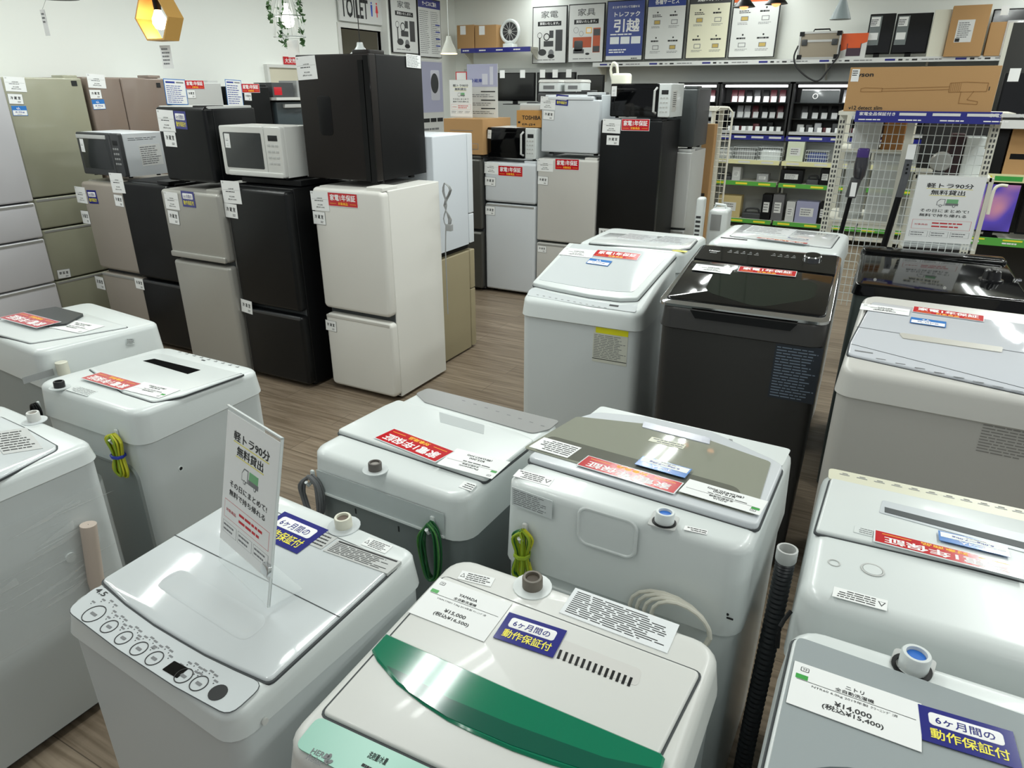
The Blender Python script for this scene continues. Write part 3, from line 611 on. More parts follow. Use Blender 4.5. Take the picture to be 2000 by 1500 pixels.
# ---- second row, seen from the back
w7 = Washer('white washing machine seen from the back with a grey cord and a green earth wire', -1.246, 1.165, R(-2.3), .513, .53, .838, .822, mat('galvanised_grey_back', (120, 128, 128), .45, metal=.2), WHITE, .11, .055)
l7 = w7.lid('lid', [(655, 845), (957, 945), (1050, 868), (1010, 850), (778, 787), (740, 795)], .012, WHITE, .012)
b = w7.top.mb(); P = roundpoly(w7.top.pp([(858, 812), (946, 838), (945, 856), (860, 832)]), .004); b.prism(P, .012, .0125, mat('recess_grey', (178, 184, 184), .5)); b.build('finger_recess', l7)
w7.shape('control_panel', [(812, 770), (842, 756), (872, 757), (1095, 822), (1082, 842), (1040, 848), (830, 787)], 0, .003, mat('silver_grey_panel', (146, 147, 146), .3), label='silver grey control panel')
b = w7.top.mb(); 
for k in range(8):
    u, v = w7.top.px(905+22*k, 785+7*k); b.line(u-.006, u+.006, v, .004, INKG, .0034)
b.build('buttons', w7.o)
w7.tap((733, 918), .017, mat('dark_tap', (92, 88, 84), .5), mat('tap_light', (150, 146, 140), .5), .022, 'dark grey water inlet', rec=WSTEEL)
card(w7.top, 'red', (889, 882), (770, 837), .34, h=.014); card(w7.top, 'price', (997, 903), (893, 876), .62, h=.0135, lines=('Panasonic', '全自動洗濯機', '', '¥25,000', '(税込¥27,500)'))
doc(w7, 'warning_label', [(931, 948), (907, 940), (893, 950), (920, 960)], 14, 3, m=PAPER)
b = w7.fcov.mb(); x0, y0 = w7.fcov.px(615, 893); x1, y1 = w7.fcov.px(866, 978); b.box(x0, x1, w7.zs+.012, w7.zs+.075, 0, .0015, mat('clear_grey_tape', (186, 194, 194), .3)); b.box(x0, x1, w7.zs+.008, w7.zs+.013, 0, .006, WHITE); b.build('tape_band', w7.o, 'grey tape band')
b = w7.front.mb()
for px_ in ((695, 998), (779, 1033)): u, v = w7.front.px(*px_); b.box(u-.002, u+.002, v-.008, v+.008, 0, .001, INK)
b.build('screw_slots', w7.o)
def hank(name, top, h, w_, r, mats, n, wd, parent, M, seed=1, tie=None, lab=None):
    """cord folded into a hanging bundle"""
    rnd = random.Random(seed); b = MB(M); x, y = top
    for k in range(n):
        a = w_*rnd.uniform(.5, 1); c = rnd.uniform(-.3, .3)*w_; z = .006+rnd.uniform(0, .018)
        pts = [(x+c*.2, y, z), (x-a*.5+c, y-h*.15, z+.004), (x-a*.3+c*.4, y-h*.5, z), (x-a*.5+c, y-h*.85, z+.003), (x+c, y-h*rnd.uniform(.95, 1.02), z), (x+a*.5+c, y-h*.85, z+.004), (x+a*.3+c*.4, y-h*.5, z), (x+a*.5+c, y-h*.15, z+.002), (x+c*.2, y, z)]
        if not tie: pts = [(x+c*.2, y, z), (x-a*.5, y-h*.25, z+.004), (x-a*.55+c*.3, y-h*.6, z), (x-a*.2, y-h*.95, z+.003), (x+a*.3, y-h*.9, z), (x+a*.55, y-h*.5, z+.004), (x+a*.4, y-h*.15, z), (x+c*.2, y, z)]
        b.tube(smooth(pts, 4), r, mats[k % len(mats)], 7)
    if tie:
        for q in range(2): b.tube([(x+w_*.42*math.cos(t*math.pi/4), y-h*.5+.004*q, .014+.018*math.sin(t*math.pi/4)) for t in range(8)], r*1.1, tie, 6, closed=True)
    return b.build(name, parent, lab)
def hook(px, wm, m=WHITE, fr=None):
    fr = fr or wm.fcov; u, v = fr.px(*px); b = MB(fr.M); b.plate(u-.006, u+.006, v-.03, v+.012, 0, .006, .004, .002, m); b.tube([(u, v-.02, .004), (u, v-.025, .022), (u, v-.012, .028)], .005, m, 8); b.build('cord_hook', wm.o); return u, v
WGREY = mat('grey_cord', (104, 106, 108), .45); WGRN = mat('green_wire', (30, 96, 52), .45); WYEL = mat('yellow_wire', (196, 196, 40), .45); WYG = mat('yellow_green_wire', (150, 176, 40), .45); WCRM = mat('cream_cord', (214, 212, 200), .4)
u, v = hook((612, 925), w7); hank('power_cord', (u, v), .13, .075, .004, [WGREY], 6, 1, w7.o, w7.fcov.M, 2, lab='grey power cord coil')
u, v = hook((846, 1015), w7); hank('earth_wire', (u, v), .17, .06, .0022, [WGRN, WGRN, mat('green_wire2', (70, 130, 60), .45)], 11, 1, w7.o, w7.fcov.M, 5, lab='green earth wire bundle')

w8 = Washer('white washing machine with a clear tinted lid seen from the back, centre right', -.644, 1.15, R(-1.5), .546, .572, .922, .876, WHITE, WHITE, .17, .05)
l8 = w8.lid('lid', [(1122, 820), (1165, 813), (1260, 822), (1390, 852), (1505, 905), (1528, 918), (1478, 1038), (1008, 896)], .014, BLUEW, .02)
GL8 = mat('green_grey_tinted_glass', (146, 149, 136), .03, coat=.4)
b = w8.top.mb(); P = roundpoly(w8.top.pp([(1126, 824), (1254, 838), (1387, 872), (1504, 914), (1472, 1020), (1022, 886)]), .012); b.prism(P, .014, .016, GL8); g8 = b.build('lid_glass', l8, 'green-grey tinted glass')
b = w8.top.mb(); u, v = w8.top.px(1265, 915); 
P = roundpoly(w8.top.pp([(1075, 862), (1440, 965), (1452, 1000), (1040, 890)]), .02); b.prism(P, .016, .0163, mat('tinted_tub_edge', (104, 106, 98), .05, coat=.6)); b.build('tub_edge', l8)
b = w8.top.mb(); P = roundpoly(w8.top.pp([(1256, 835), (1386, 868), (1384, 880), (1253, 846)]), .003); b.prism(P, .016, .018, mat('lavender_grey_grip', (190, 194, 206), .2)); b.build('grip', l8)
pn = w8.shape('control_panel', [(1172, 791), (1545, 878), (1528, 912), (1395, 862), (1262, 834), (1150, 812)], 0, .001, WHITE)
b = w8.top.mb()
for k in range(9):
    x, y = 1265+20*k, 822+5*k; u, v = w8.top.px(x, y); b.ring(u, v, .008, .0012, .001, .002, INKG, 14); b.line(u-.005, u+.005, v+.011, .003, INKG, .0012)
u, v = w8.top.px(1370, 846); b.line(u-.014, u+.014, v-.004, .01, INK, .0014); u, v = w8.top.px(1236, 815); b.line(u-.012, u+.012, v-.003, .007, INKG, .0014); b.build('buttons', pn)
card(w8.top, 'red', (1336, 944), (1149, 890), .27, h=.018); card(w8.top, 'blue', (1352, 917), (1256, 891), .45, h=.021)
card(w8.top, 'price', (1500, 980), (1347, 936), .42, h=.020, lines=('AQUA', '全自動洗濯機', '', '¥19,000', '(税込¥20,900)'))
doc(w8, 'energy_label', [(1135, 887), (1062, 866), (1035, 886), (1107, 907)], 21, 6, h=.017); doc(w8, 'lid_label', [(1339, 881), (1272, 865), (1265, 871), (1332, 889)], 22, 2, m=mat('cream_sticker', (222, 222, 205), .5), ink=INKG, h=.017)
doc(w8, 'warning_label', [(1083, 936), (1014, 917), (1003, 931), (1072, 950)], 23, 4, h=.001, tri=True, m=WINK); doc(w8, 'warning_label', [(1383, 1037), (1338, 1027), (1335, 1034), (1380, 1045)], 24, 2, h=.001, m=WINK)
b = w8.top.mb(); P = roundpoly(w8.top.pp([(1278, 997), (1328, 1011), (1318, 1038), (1264, 1024)]), .006); b.prism(P, -.002, .001, LGREY); b.build('inlet_recess', w8.o)
w8.tap((1297, 1020), .0195, WHITE, MATS['tap_blue'], .024, 'white water inlet with a blue insert')
u, v = w8.top.px(1297, 1021); b = w8.top.mb(); b.ring(u, v, .024, .005, .001, .003, BLACK); b.build('inlet_seal', w8.o)
doc(w8, 'rating_plate', [(1000, 985), (1078, 1014), (1078, 978), (1000, 950)], 25, 8, fr=w8.fcov, h=.001, m=WSTEEL, ink=INKG)
b = w8.fcov.mb(); P = rr(*sorted((w8.fcov.px(1128, 1000)[0], w8.fcov.px(1250, 1000)[0])), *sorted((w8.fcov.px(1190, 1002)[1], w8.fcov.px(1190, 1080)[1])), .025, 8)
b.loft([[(*p, 0) for p in P], [(*p, .003) for p in offset(P, -.003)], [(*p, .003) for p in offset(P, -.006)], [(*p, .0005) for p in offset(P, -.008)]], WHITE, cap0=False); b.build('embossed_oval', w8.cover)
b = w8.front.mb()
for z in (w8.zs-.05, w8.zs-.1, w8.zs-.15, w8.zs-.2): b.plate(-.2, .16, z, z+.024, -.002, .005, .012, .004, WHITE)
b.build('back_ribs', w8.cab)
b = w8.front.mb(); u, v = w8.front.px(1420, 1206); b.box(u-.012, u+.012, v-.002, v+.002, 0, .001, INK); b.disc(u, v+.008, .003, 0, .001, INK); b.build('wire_slot', w8.o)
u, v = hook((1026, 1030), w8, WHITE2); hank('earth_wire', (u, v), .13, .042, .0028, [WYEL, WYG, WGRN], 10, 1, w8.o, w8.fcov.M, 8, tie=WYG, lab='yellow-green earth wire bundle')
# cream cord coil resting between the two machines
b = MB(); M_ = w8.fcov.M; c_ = w8.fcov.px(1325, 1180); b = MB(M_)
for k in range(4):
    rx_, ry_ = .085-.008*k, .062-.004*k; b.tube([(c_[0]+.01*k-.012+rx_*math.cos(R(t)), c_[1]+.006*k-.03+ry_*math.sin(R(t)), .02+.008*k+.006*math.cos(R(t))) for t in range(0, 360, 20)], .0042, WCRM, 8, closed=True)
b.build('power_cord', w8.o, 'cream power cord coil')
b = MB(); hp = hit(1500, 1200, X=-.08)
b = w8.rcov.mb()
hz = [(w8.rcov.px(1527, 1072)[0]+.0, .83, .045)]
pts = [(-w8.e+.1, .86, .05), (-w8.e+.085, .75, .05), (-w8.e+.07, .6, .048), (-w8.e+.06, .45, .046), (-w8.e+.06, .3, .045)]
sp = smooth(pts, 24)
b = MB(RIGHT(w8.a))
n = 10; loops = []
for i, p in enumerate(sp):
    rr3 = .019 if i % 2 else .0165; loops.append([(p.x+rr3*math.cos(2*math.pi*k/16), p.y, p.z+rr3*math.sin(2*math.pi*k/16)) for k in range(16)])
b.loft(loops, mat('black_corrugated_hose', (26, 30, 34), .4)); p = sp[0]
b.loft([[(p.x+r_*math.cos(2*math.pi*k/16), p.y+z_, p.z+r_*math.sin(2*math.pi*k/16)) for k in range(16)] for r_, z_ in ((.017, 0), (.02, .005), (.02, .03), (.016, .03), (.015, .006))], LGREY, cap1=True)
b.build('drain_hose', w8.o, 'black corrugated hose with a grey end')

w9 = Washer('white washing machine with a long slot handle at the right edge, seen from the back', -.016, 1.085, R(.4), .56, .55, .905, .883, WSTEEL, WHITE, .15, .05, rim=.03)
l9 = w9.lid('lid', [(1622, 938), (2120, 1050), (2110, 1165), (1900, 1112), (1592, 1041)], .008, WHITE, .01)
b = w9.top.mb(); P = roundpoly(w9.top.pp([(1722, 984), (2060, 1066), (2060, 1104), (1715, 1008)]), .006); b.prism(P, .008, .0095, mat('slot_rim', (196, 202, 206), .3)); P = w9.top.pp([(1726, 998), (2060, 1084), (2060, 1097), (1726, 1008)]); b.prism(P, .0095, .0102, mat('slot_dark', (62, 68, 70), .5)); b.build('slot_handle', l9, 'long dark slot handle')
pn = w9.shape('control_panel', [(1619, 915), (2110, 1020), (2110, 1046), (1617, 936)], 0, .002, mat('yellowed_cream_panel', (214, 213, 192), .35), label='cream control panel')
b = w9.top.mb()
for k in range(11): u, v = w9.top.px(1650+34*k, 930+7.3*k); b.line(u-.012, u+.01, v, .004, GREYP, .0025); b.line(u-.006, u+.006, v+.007, .003, INKG, .0025)
b.build('buttons', pn)
card(w9.top, 'red', (1992, 1104), (1707, 1034), .2, h=.0105); card(w9.top, 'blue', (1967, 1068), (1832, 1036), .34, h=.0125)
doc(w9, 'lid_label', [(1704, 1043), (1668, 1034), (1666, 1049), (1702, 1056)], 31, 3, h=.0095, m=WHITE, ink=INKG)
b = w9.top.mb(); u, v = w9.top.px(1629, 1100); b.ring(u, v, .011, .002, 0, .0015, LGREY); b.build('round_cap', w9.o); b = w9.top.mb(); u, v = w9.top.px(1704, 1114); b.ring(u, v, .02, .003, 0, .002, LGREY, 32); b.disc(u, v, .016, 0, .002, WHITE, 28); b.build('round_cap', w9.o)
doc(w9, 'warning_label', [(1734, 1174), (1629, 1146), (1627, 1163), (1732, 1194)], 32, 4, h=.001, tri=True)
b = MB(); b.tube(smooth([(-w9.a-.0, -w9.e+.03, .84), (-w9.a-.012, -w9.e+.005, .82), (-w9.a-.01, -w9.e-.005, .78)]), .004, BLACK, 8); b.build('power_cord', w9.o)

w2 = Washer('white washing machine with a black slot handle behind the clear sign stand', -2.333, 1.075, 0, .518, .49, .848, .82, WSTEEL, WHITE, .085, .05)
l2 = w2.lid('lid', [(175, 722), (298, 693), (322, 694), (470, 732), (500, 738), (360, 775), (300, 787), (240, 768)], .006, WHITE, .01)
P = w2.top.pp([(302, 704), (392, 726), (367, 734), (280, 708)]); b = w2.top.mb(); b.prism(P, .006, .0068, mat('slot_black', (4, 4, 5), .9, spec=.05)); b.build('slot_handle', l2, 'black slot handle')
card(w2.top, 'red', (278, 750), (197, 727), .33, h=.0075); card(w2.top, 'price', (352, 762), (282, 746), .5, h=.0072, lines=('', '全自動洗濯機', '', '¥18,000', '(税込¥19,800)'))
doc(w2, 'instruction_label', [(192, 765), (150, 753), (128, 762), (170, 774)], 41, 5, h=.001, m=WHITE, ink=INKG)
w2.tap((117, 757), .016, mat('black_tap', (30, 30, 32), .4), BLACK, .022, 'black water inlet', rec=WSTEEL)
b = w2.top.mb()
for k in range(9): u, v = w2.top.px(350+14*k, 688+3.7*k); b.line(u-.007, u+.007, v, .004, INKG, .0008); b.line(u-.004, u+.004, v+.007, .003, INKG, .0008)
u, v = w2.top.px(397, 704); b.line(u-.009, u+.009, v-.003, .007, INK, .001); b.build('buttons', w2.o)
b = w2.front.mb(); P = rr(-.13, .2, .12, w2.zs-.08, .05, 6)
b.loft([[(*p, 0) for p in P], [(*p, .006) for p in offset(P, -.006)], [(*p, .006) for p in offset(P, -.014)], [(*p, .001) for p in offset(P, -.02)]], mat('galvanised_panel', (150, 158, 158), .35, metal=.3), cap0=False); b.build('back_panel', w2.o)
u, v = hook((229, 845), w2, WHITE); hank('earth_wire', (u, v), .145, .055, .003, [WYEL, WYG, WYEL], 12, 1, w2.o, w2.fcov.M, 9, tie=mat('blue_tie', (40, 60, 170), .4), lab='yellow earth wire bundle')
u, v = hook((77, 790), w2, WHITE); b = w2.fcov.mb()
for k in range(3): b.tube([(u+(.018-.003*k)*math.cos(R(t)), v-.02+.028*math.sin(R(t)), .01+.006*k) for t in range(0, 360, 30)], .004, BLACK, 7, closed=True)
b.build('power_cord', w2.o, 'black power cord coil')
b = w2.rcov.mb(); u, v = w2.rcov.px(353, 915); b.disc(u, v, .005, -.004, .0, BLACK); b = w2.right.mb(); u, v = w2.right.px(353, 915); b.ring(u, v, .009, .003, 0, .002, WHITE); b.disc(u, v, .0055, 0, .001, INK)
b.build('bolt_hole', w2.o)

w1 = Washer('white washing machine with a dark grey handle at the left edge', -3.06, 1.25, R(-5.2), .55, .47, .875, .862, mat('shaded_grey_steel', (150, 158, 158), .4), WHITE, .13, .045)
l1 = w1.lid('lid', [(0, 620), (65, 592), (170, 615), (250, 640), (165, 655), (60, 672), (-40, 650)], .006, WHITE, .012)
P = roundpoly(w1.top.pp([(42, 618), (110, 606), (165, 620), (130, 640), (95, 643), (38, 628)]), .01); b = w1.top.mb(); b.prism(P, .006, .016, mat('dark_handle_grey', (38, 42, 44), .3)); b.build('lid_handle', l1, 'dark grey handle')
card(w1.top, 'red', (120, 629), (46, 610), .36, h=.018); card(w1.top, 'price', (205, 637), (140, 625), .55, h=.0075)
doc(w1, 'side_label', [(247, 673), (263, 672), (263, 658), (247, 661)], 51, 5, fr=w1.rcov, h=.001, m=WHITE, ink=INK)
b = w1.rcov.mb(); u, v = w1.rcov.px(75, 735); b.box(u-.05, u+.05, v-.012, v+.012, 0, .001, GREYP); b.build('grip_recess', w1.o)
b = w1.rcov.mb(); u, v = w1.rcov.px(120, 728); b.tube([(u, v+.045, .02), (u, v, .02)], .02, CREAM, 12); b.build('hose_end', w1.o, 'cream hose end')
b = w1.top.mb(); u, v = w1.top.px(30, 655); b.bars(u-.06, u+.05, v-.03, v+.02, 5, INKG, .001); b.build('instruction_label', w1.o, 'small printed label')

# ---- third row, fronts towards the camera
w10 = Washer('white drum-lid washing machine with a yellow-topped sticker on its front', -1.341, 2.585, R(1.5), .558, .568, .875, 1.008, mat('satin_white_steel', (206, 212, 213), .4), WHITE, .075, .05)
l10 = w10.lid('lid', [(1036, 558), (1112, 478), (1322, 500), (1245, 589), (1212, 590), (1150, 582), (1080, 568)], .018, WHITE, .012)
b = w10.top.mb(); P = roundpoly(w10.top.pp([(1052, 553), (1120, 483), (1308, 503), (1236, 578), (1205, 577), (1150, 571)]), .012); b.prism(P, .018, .0195, GLOSSW); b.build('lid_glass', l10, 'pale glossy lid glass')
pn = w10.shape('control_panel', [(1030, 568), (1040, 562), (1080, 573), (1150, 587), (1212, 596), (1245, 594), (1241, 612), (1150, 603), (1029, 577)], 0, .0015, GLOSSW)
b = w10.top.mb()
for k in range(12): u, v = w10.top.px(1050+12*k, 577+2.3*k); b.line(u-.006, u+.005, v, .004, INKG, .002)
u, v = w10.top.px(1199, 598); b.line(u-.02, u+.02, v-.006, .014, INK, .002); b.build('buttons', pn)
card(w10.top, 'price', (1091, 497), (1155, 504), .48, h=.021); card(w10.top, 'red', (1157, 500), (1244, 509), .33, h=.021); card(w10.top, 'blue4', (1144, 514), (1187, 520), .5, h=.022)
b = w10.front.mb(); (x0, y1), (x1, y0) = w10.front.px(1160, 632), w10.front.px(1223, 716); b.box(x0, x1, y0, y1, 0, .001, mat('pale_sticker', (206, 208, 196), .5)); H_ = y1-y0
b.line(x0+.01, x1, y1-H_*.22, H_*.16, mat('sticker_yellow', (226, 222, 30), .45), .0015); b.bars(x0+.004, x1-.003, y0+H_*.12, y1-H_*.25, 14, INKG, .0015, .35); b.line(x0, x1, y0+H_*.08, .003, INK, .0015); b.build('warning_sticker', w10.o, 'yellow-topped warning sticker')

w11 = Washer('charcoal washing machine with black glass lid and round dial', -.66, 2.375, R(1.3), .567, .66, 1.003, 1.1, mat('charcoal_steel', (52, 51, 50), .42, metal=.3), mat('charcoal_cover', (58, 57, 56), .35, metal=.3), .085, .05)
b = w11.top.mb(); P = roundpoly(w11.top.pp([(1290, 590), (1375, 480), (1640, 503), (1615, 632)]), .03)
b.loft([[(*p, -.006) for p in offset(P, .008)], [(*p, .004) for p in offset(P, .008)], [(*p, .006) for p in offset(P, .004)]], CHROME); b.build('chrome_trim', w11.o, 'bright chrome trim')
l11 = w11.lid('lid', [(1300, 586), (1352, 512), (1630, 545), (1612, 624)], .012, BGLOSS, .02, gap=.002)
b = w11.top.mb(); P = roundpoly(w11.top.pp([(1375, 575), (1395, 533), (1598, 557), (1590, 590), (1480, 607)]), .05); b.prism(P, .0118, .0124, mat('dark_green_window', (18, 28, 22), .05, spec=.4)); b.build('lid_window', l11, 'dark green tinted window')
pn = w11.shape('control_panel', [(1355, 509), (1378, 484), (1634, 506), (1630, 542)], .004, .012, BGLOSS)
b = w11.top.mb(); textpx(b, w11.top, 'Haier', (1385, 490), (1406, 492), WINK, .014, .0125, .02); b.line(*sorted((w11.top.px(1385, 499)[0], w11.top.px(1400, 499)[0])), w11.top.px(1390, 499)[1], .006, GREYP, .0125)
for k in range(9): u, v = w11.top.px(1425+13*k+(20 if k > 4 else 0), 498+1.4*k); b.line(u-.01, u+.008, v-.003, .004, GREYP, .0125); b.line(u-.006, u+.006, v+.012, .003, GREYP, .0125); b.line(u-.003, u+.003, v+.022, .003, GREYP, .0125)
b.build('print', pn)
u, v = w11.top.px(1586, 510); b = w11.top.mb(); b.lathe([(.034, .012), (.034, .022), (.031, .026), (.026, .026)], CHROME, (u, v, 0), 32); b.disc(u, v, .028, .02, .0272, BGLOSS, 32); b.build('dial', w11.o, 'round dial with chrome ring')
card(w11.top, 'red', (1440, 530), (1554, 541), .27, h=.0145); card(w11.top, 'price', (1351, 527), (1426, 536), .46, h=.0145)
b = w11.fcov.mb(); P = [w11.fcov.px(*p) for p in ((1336, 607), (1345, 618), (1545, 643), (1556, 640), (1558, 634), (1400, 610))]; P = [(-.17, w11.zs+.078), (-.15, w11.zs+.05), (.17, w11.zs+.05), (.19, w11.zs+.078)]; b.prism(P, 0, .002, BLACK); b.build('grip_recess', w11.o, 'black grip recess')
b = w11.front.mb(); (x0, y1), (x1, y0) = w11.front.px(1516, 668), w11.front.px(1588, 790); b.box(x0, x1, y0, y1, 0, .001, mat('navy_black_sticker', (30, 36, 46), .4)); b.bars(x0+.006, x1-.004, y0+.005, y1-.01, 18, mat('sticker_grey', (110, 124, 140), .5), .0015, .35); b.build('warning_sticker', w11.o, 'dark warning sticker')

w12 = Washer('light grey washing machine with a long pale grip bar on its lid, right edge', -.037, 2.105, R(-2.0), .6, .62, .962, 1.045, mat('warm_grey_steel', (178, 176, 171), .42), mat('warm_grey_cover', (200, 199, 194), .35), .085, .05)
l12 = w12.lid('lid', [(1655, 695), (1660, 672), (1703, 592), (2125, 655), (2130, 800)], .008, mat('lavender_white_glass', (205, 209, 216), .04, coat=.8), .02)
b = w12.top.mb(); P = roundpoly(w12.top.pp([(1755, 657), (1762, 656), (1957, 684), (1955, 694), (1762, 666)]), .004); b.prism(P, .008, .0105, mat('grip_bar_beige', (186, 184, 176), .4)); b.build('grip_bar', l12, 'pale beige grip bar')
b = w12.top.mb()
for pa, pb in (((1657, 676), (2100, 790)), ((1672, 643), (1770, 658)), ((1955, 688), (2110, 712))):
    p, q = (Vector(c_) for c_ in w12.keep([w12.top.px(*pa), w12.top.px(*pb)], .016)); b.prism([tuple(p), tuple(p+Vector((0, .0025))), tuple(q+Vector((0, .0025))), tuple(q)], .008, .0086, SEAM)
b.build('lid_joints', l12)
card(w12.top, 'price', (1679, 604), (1775, 617), .36, h=.0098); card(w12.top, 'red', (1781, 609), (1922, 629), .25, h=.0098); card(w12.top, 'blue4', (1777, 630), (1847, 640), .46, h=.0104)
b = w12.top.mb(); 
for k in range(8): u, v = w12.top.px(1720+38*k, 707+9*k); b.line(u-.014, u+.012, v, .004, INKG, .0088)
u, v = w12.top.px(1668, 690); b.line(u, u+.05, v, .007, INKG, .0088); b.build('print', l12)
b = w12.front.mb(); (x0, y1), (x1, y0) = w12.front.px(1925, 815), w12.front.px(2020, 905); b.bars(x0, x1, y0, y1, 12, mat('pale_grey_print', (128, 126, 122), .5), .001, .35); b.build('warning_print', w12.o)

# ---- fourth row, backs against the third
PEAR = mat('wrapped_white_gloss', (222, 226, 226), .12, coat=.7, bump=.5, bscale=14)
w13 = Washer('film-wrapped white washing machine behind the drum-lid one', -1.36, 3.25, R(0), .56, .5, 1.0, 1.0, WSTEEL, WHITE, .1, .05)
l13 = w13.lid('lid', [(1165, 468), (1190, 458), (1362, 470), (1350, 486), (1325, 490), (1150, 476)], .01, PEAR, .01)
for q, sd in (([(1205, 469), (1260, 475), (1285, 464), (1230, 460)], 61), ([(1270, 476), (1330, 482), (1350, 470), (1300, 465)], 62)): doc(w13, 'instruction_sheet', q, sd, 4, m=GLPAPER, ink=INKG, h=.013)
b = w13.top.mb(); u, v = w13.top.px(1328, 492); b.line(u-.04, u+.03, v, .03, YEL, .001); b.build('yellow_label', w13.o)
w14 = Washer('film-wrapped white washing machine behind the charcoal one', -.757, 3.45, R(-1.2), .617, .597, 1.027, 1.027, WSTEEL, WHITE, .1, .06, rim=.03)
l14 = w14.lid('lid', [(1425, 462), (1452, 440), (1640, 462), (1622, 486)], .008, PEAR, .02)
doc(w14, 'instruction_sheet', [(1450, 456), (1540, 465), (1548, 452), (1470, 444)], 63, 4, m=GLPAPER, ink=INKG, h=.011); card(w14.top, 'red', (1580, 475), (1480, 463), .14, h=.013); card(w14.top, 'navy', (1580, 468), (1540, 463), .12, h=.014)
b = w14.top.mb(); P = w14.top.pp([(1408, 463), (1460, 468), (1459, 470), (1407, 465)]); b.prism(P, .0, .001, INK); b.build('slot', w14.o)
w15 = Washer('black glossy washing machine with a round knob, holding the paper sign stand', -.06, 3.1, R(1), .62, .8, .985, .985, mat('teal_grey_steel', (84, 94, 92), .4), BGLOSS, .05, .03, rim=.01)
b = MB(); b.plate(-w15.a+.01, w15.a-.01, w15.e-.12, w15.e-.01, .98, 1.0, .02, .012, BGLOSS); b.build('rear_console', w15.o)
u, v = w15.top.px(1935, 548); b = w15.top.mb(); b.lathe([(.045, 0), (.045, .006), (.034, .008), (.03, .04), (.026, .044)], mat('black_knob', (24, 25, 26), .2), (u, v, 0), 24); b.box(u-.006, u+.006, v-.03, v+.03, .04, .05, MATS['black_knob']); b.build('knob', w15.o, 'round black knob')
u, v = w15.top.px(1987, 548); b = w15.top.mb(); b.lathe([(.016, 0), (.014, .008)], CHROME, (u, v, 0), 16); b.build('button', w15.o)
for px_ in ((1709, 546), (1845, 562)):
    u, v = w15.fcov.px(*px_); b = w15.fcov.mb(); b.disc(u, v, .006, 0, .003, CHROME); b.build('screw', w15.o)
# white hose on the far right behind the light grey machine
b = MB(); p0 = hit(2000, 580, Y=2.83); b.tube(smooth([(.50, 2.85, .85), (.5, 2.86, 1.02), (.53, 2.87, 1.06), (.58, 2.87, 1.06)], 5), .012, CREAM, 12); b.build('inlet_hose', w15.o, 'cream hose')

# ---- clear sign stand on the 4.5 kg machine
def truck_sign(t, F, x0, x1, z0, z1, h, ink=INK):
    """small truck rental notice inside the rectangle, on plane F"""
    W = x1-x0; H = z1-z0; b = MB(F); X = lambda u: x0+W*u; Y_ = lambda v: z0+H*v
    b.box(x0, x1, z0, z1, h-.001, h, PAPER)
    hz = h+.0004
    b.text('軽トラ90分', X(.16), Y_(.82), W*.68, ink, hz, H*.07, .02); b.text('無料貸出', X(.24), Y_(.72), W*.5, ink, hz, H*.07, .02)
    b.line(X(.16), X(.84), Y_(.807), H*.006, YEL, hz); b.line(X(.22), X(.76), Y_(.707), H*.006, YEL, hz)
    # little truck
    b.prism([(X(.36), Y_(.565)), (X(.36), Y_(.62)), (X(.40), Y_(.66)), (X(.48), Y_(.66)), (X(.48), Y_(.565))], h-.0005, hz, INKG); b.prism([(X(.37), Y_(.572)), (X(.37), Y_(.618)), (X(.41), Y_(.652)), (X(.47), Y_(.652)), (X(.47), Y_(.572))], h-.0004, hz+.0002, PAPER)
    b.box(X(.49), X(.68), Y_(.565), Y_(.60), h-.0005, hz, INKG); b.box(X(.5), X(.67), Y_(.60), Y_(.66), h-.0005, hz, mat('truck_green', (120, 180, 130), .5))
    for u in (.42, .62): b.disc(X(u), Y_(.56), W*.022, h-.0005, hz+.0003, INKG, 14); b.disc(X(u), Y_(.56), W*.012, h-.0005, hz+.0005, PAPER, 12)
    b.text('その日にまとめて!', X(.14), Y_(.46), W*.72, ink, hz, H*.045, .015); b.text('無料で持ち帰れる', X(.14), Y_(.39), W*.7, ink, hz, H*.045, .015)
    b.box(X(.06), X(.94), Y_(.2), Y_(.34), h-.0006, h+.0001, INKR); b.box(X(.065), X(.935), Y_(.203), Y_(.337), h-.0005, h+.0002, PAPER)
    b.text('対象商品', X(.1), Y_(.255), W*.2, INKR, hz, H*.025, .01); b.bars(X(.36), X(.9), Y_(.22), Y_(.32), 2, INKR, hz, .4)
    for k in range(3): b.box(X(.05+.31*k), X(.33+.31*k), Y_(.08), Y_(.17), h-.0006, h+.0001, INKG); b.box(X(.055+.31*k), X(.325+.31*k), Y_(.082), Y_(.168), h-.0005, h+.0002, PAPER); b.bars(X(.07+.31*k), X(.31+.31*k), Y_(.09), Y_(.16), 2, INKG, hz, .4)
    return b.build('notice', t.o, 'truck rental notice')
ztop = .828
pa, pb = hit(428, 1100, Z=ztop), hit(527, 1193, Z=ztop); dv = pb-pa; ang = math.atan2(dv.y, dv.x); Wd = dv.length
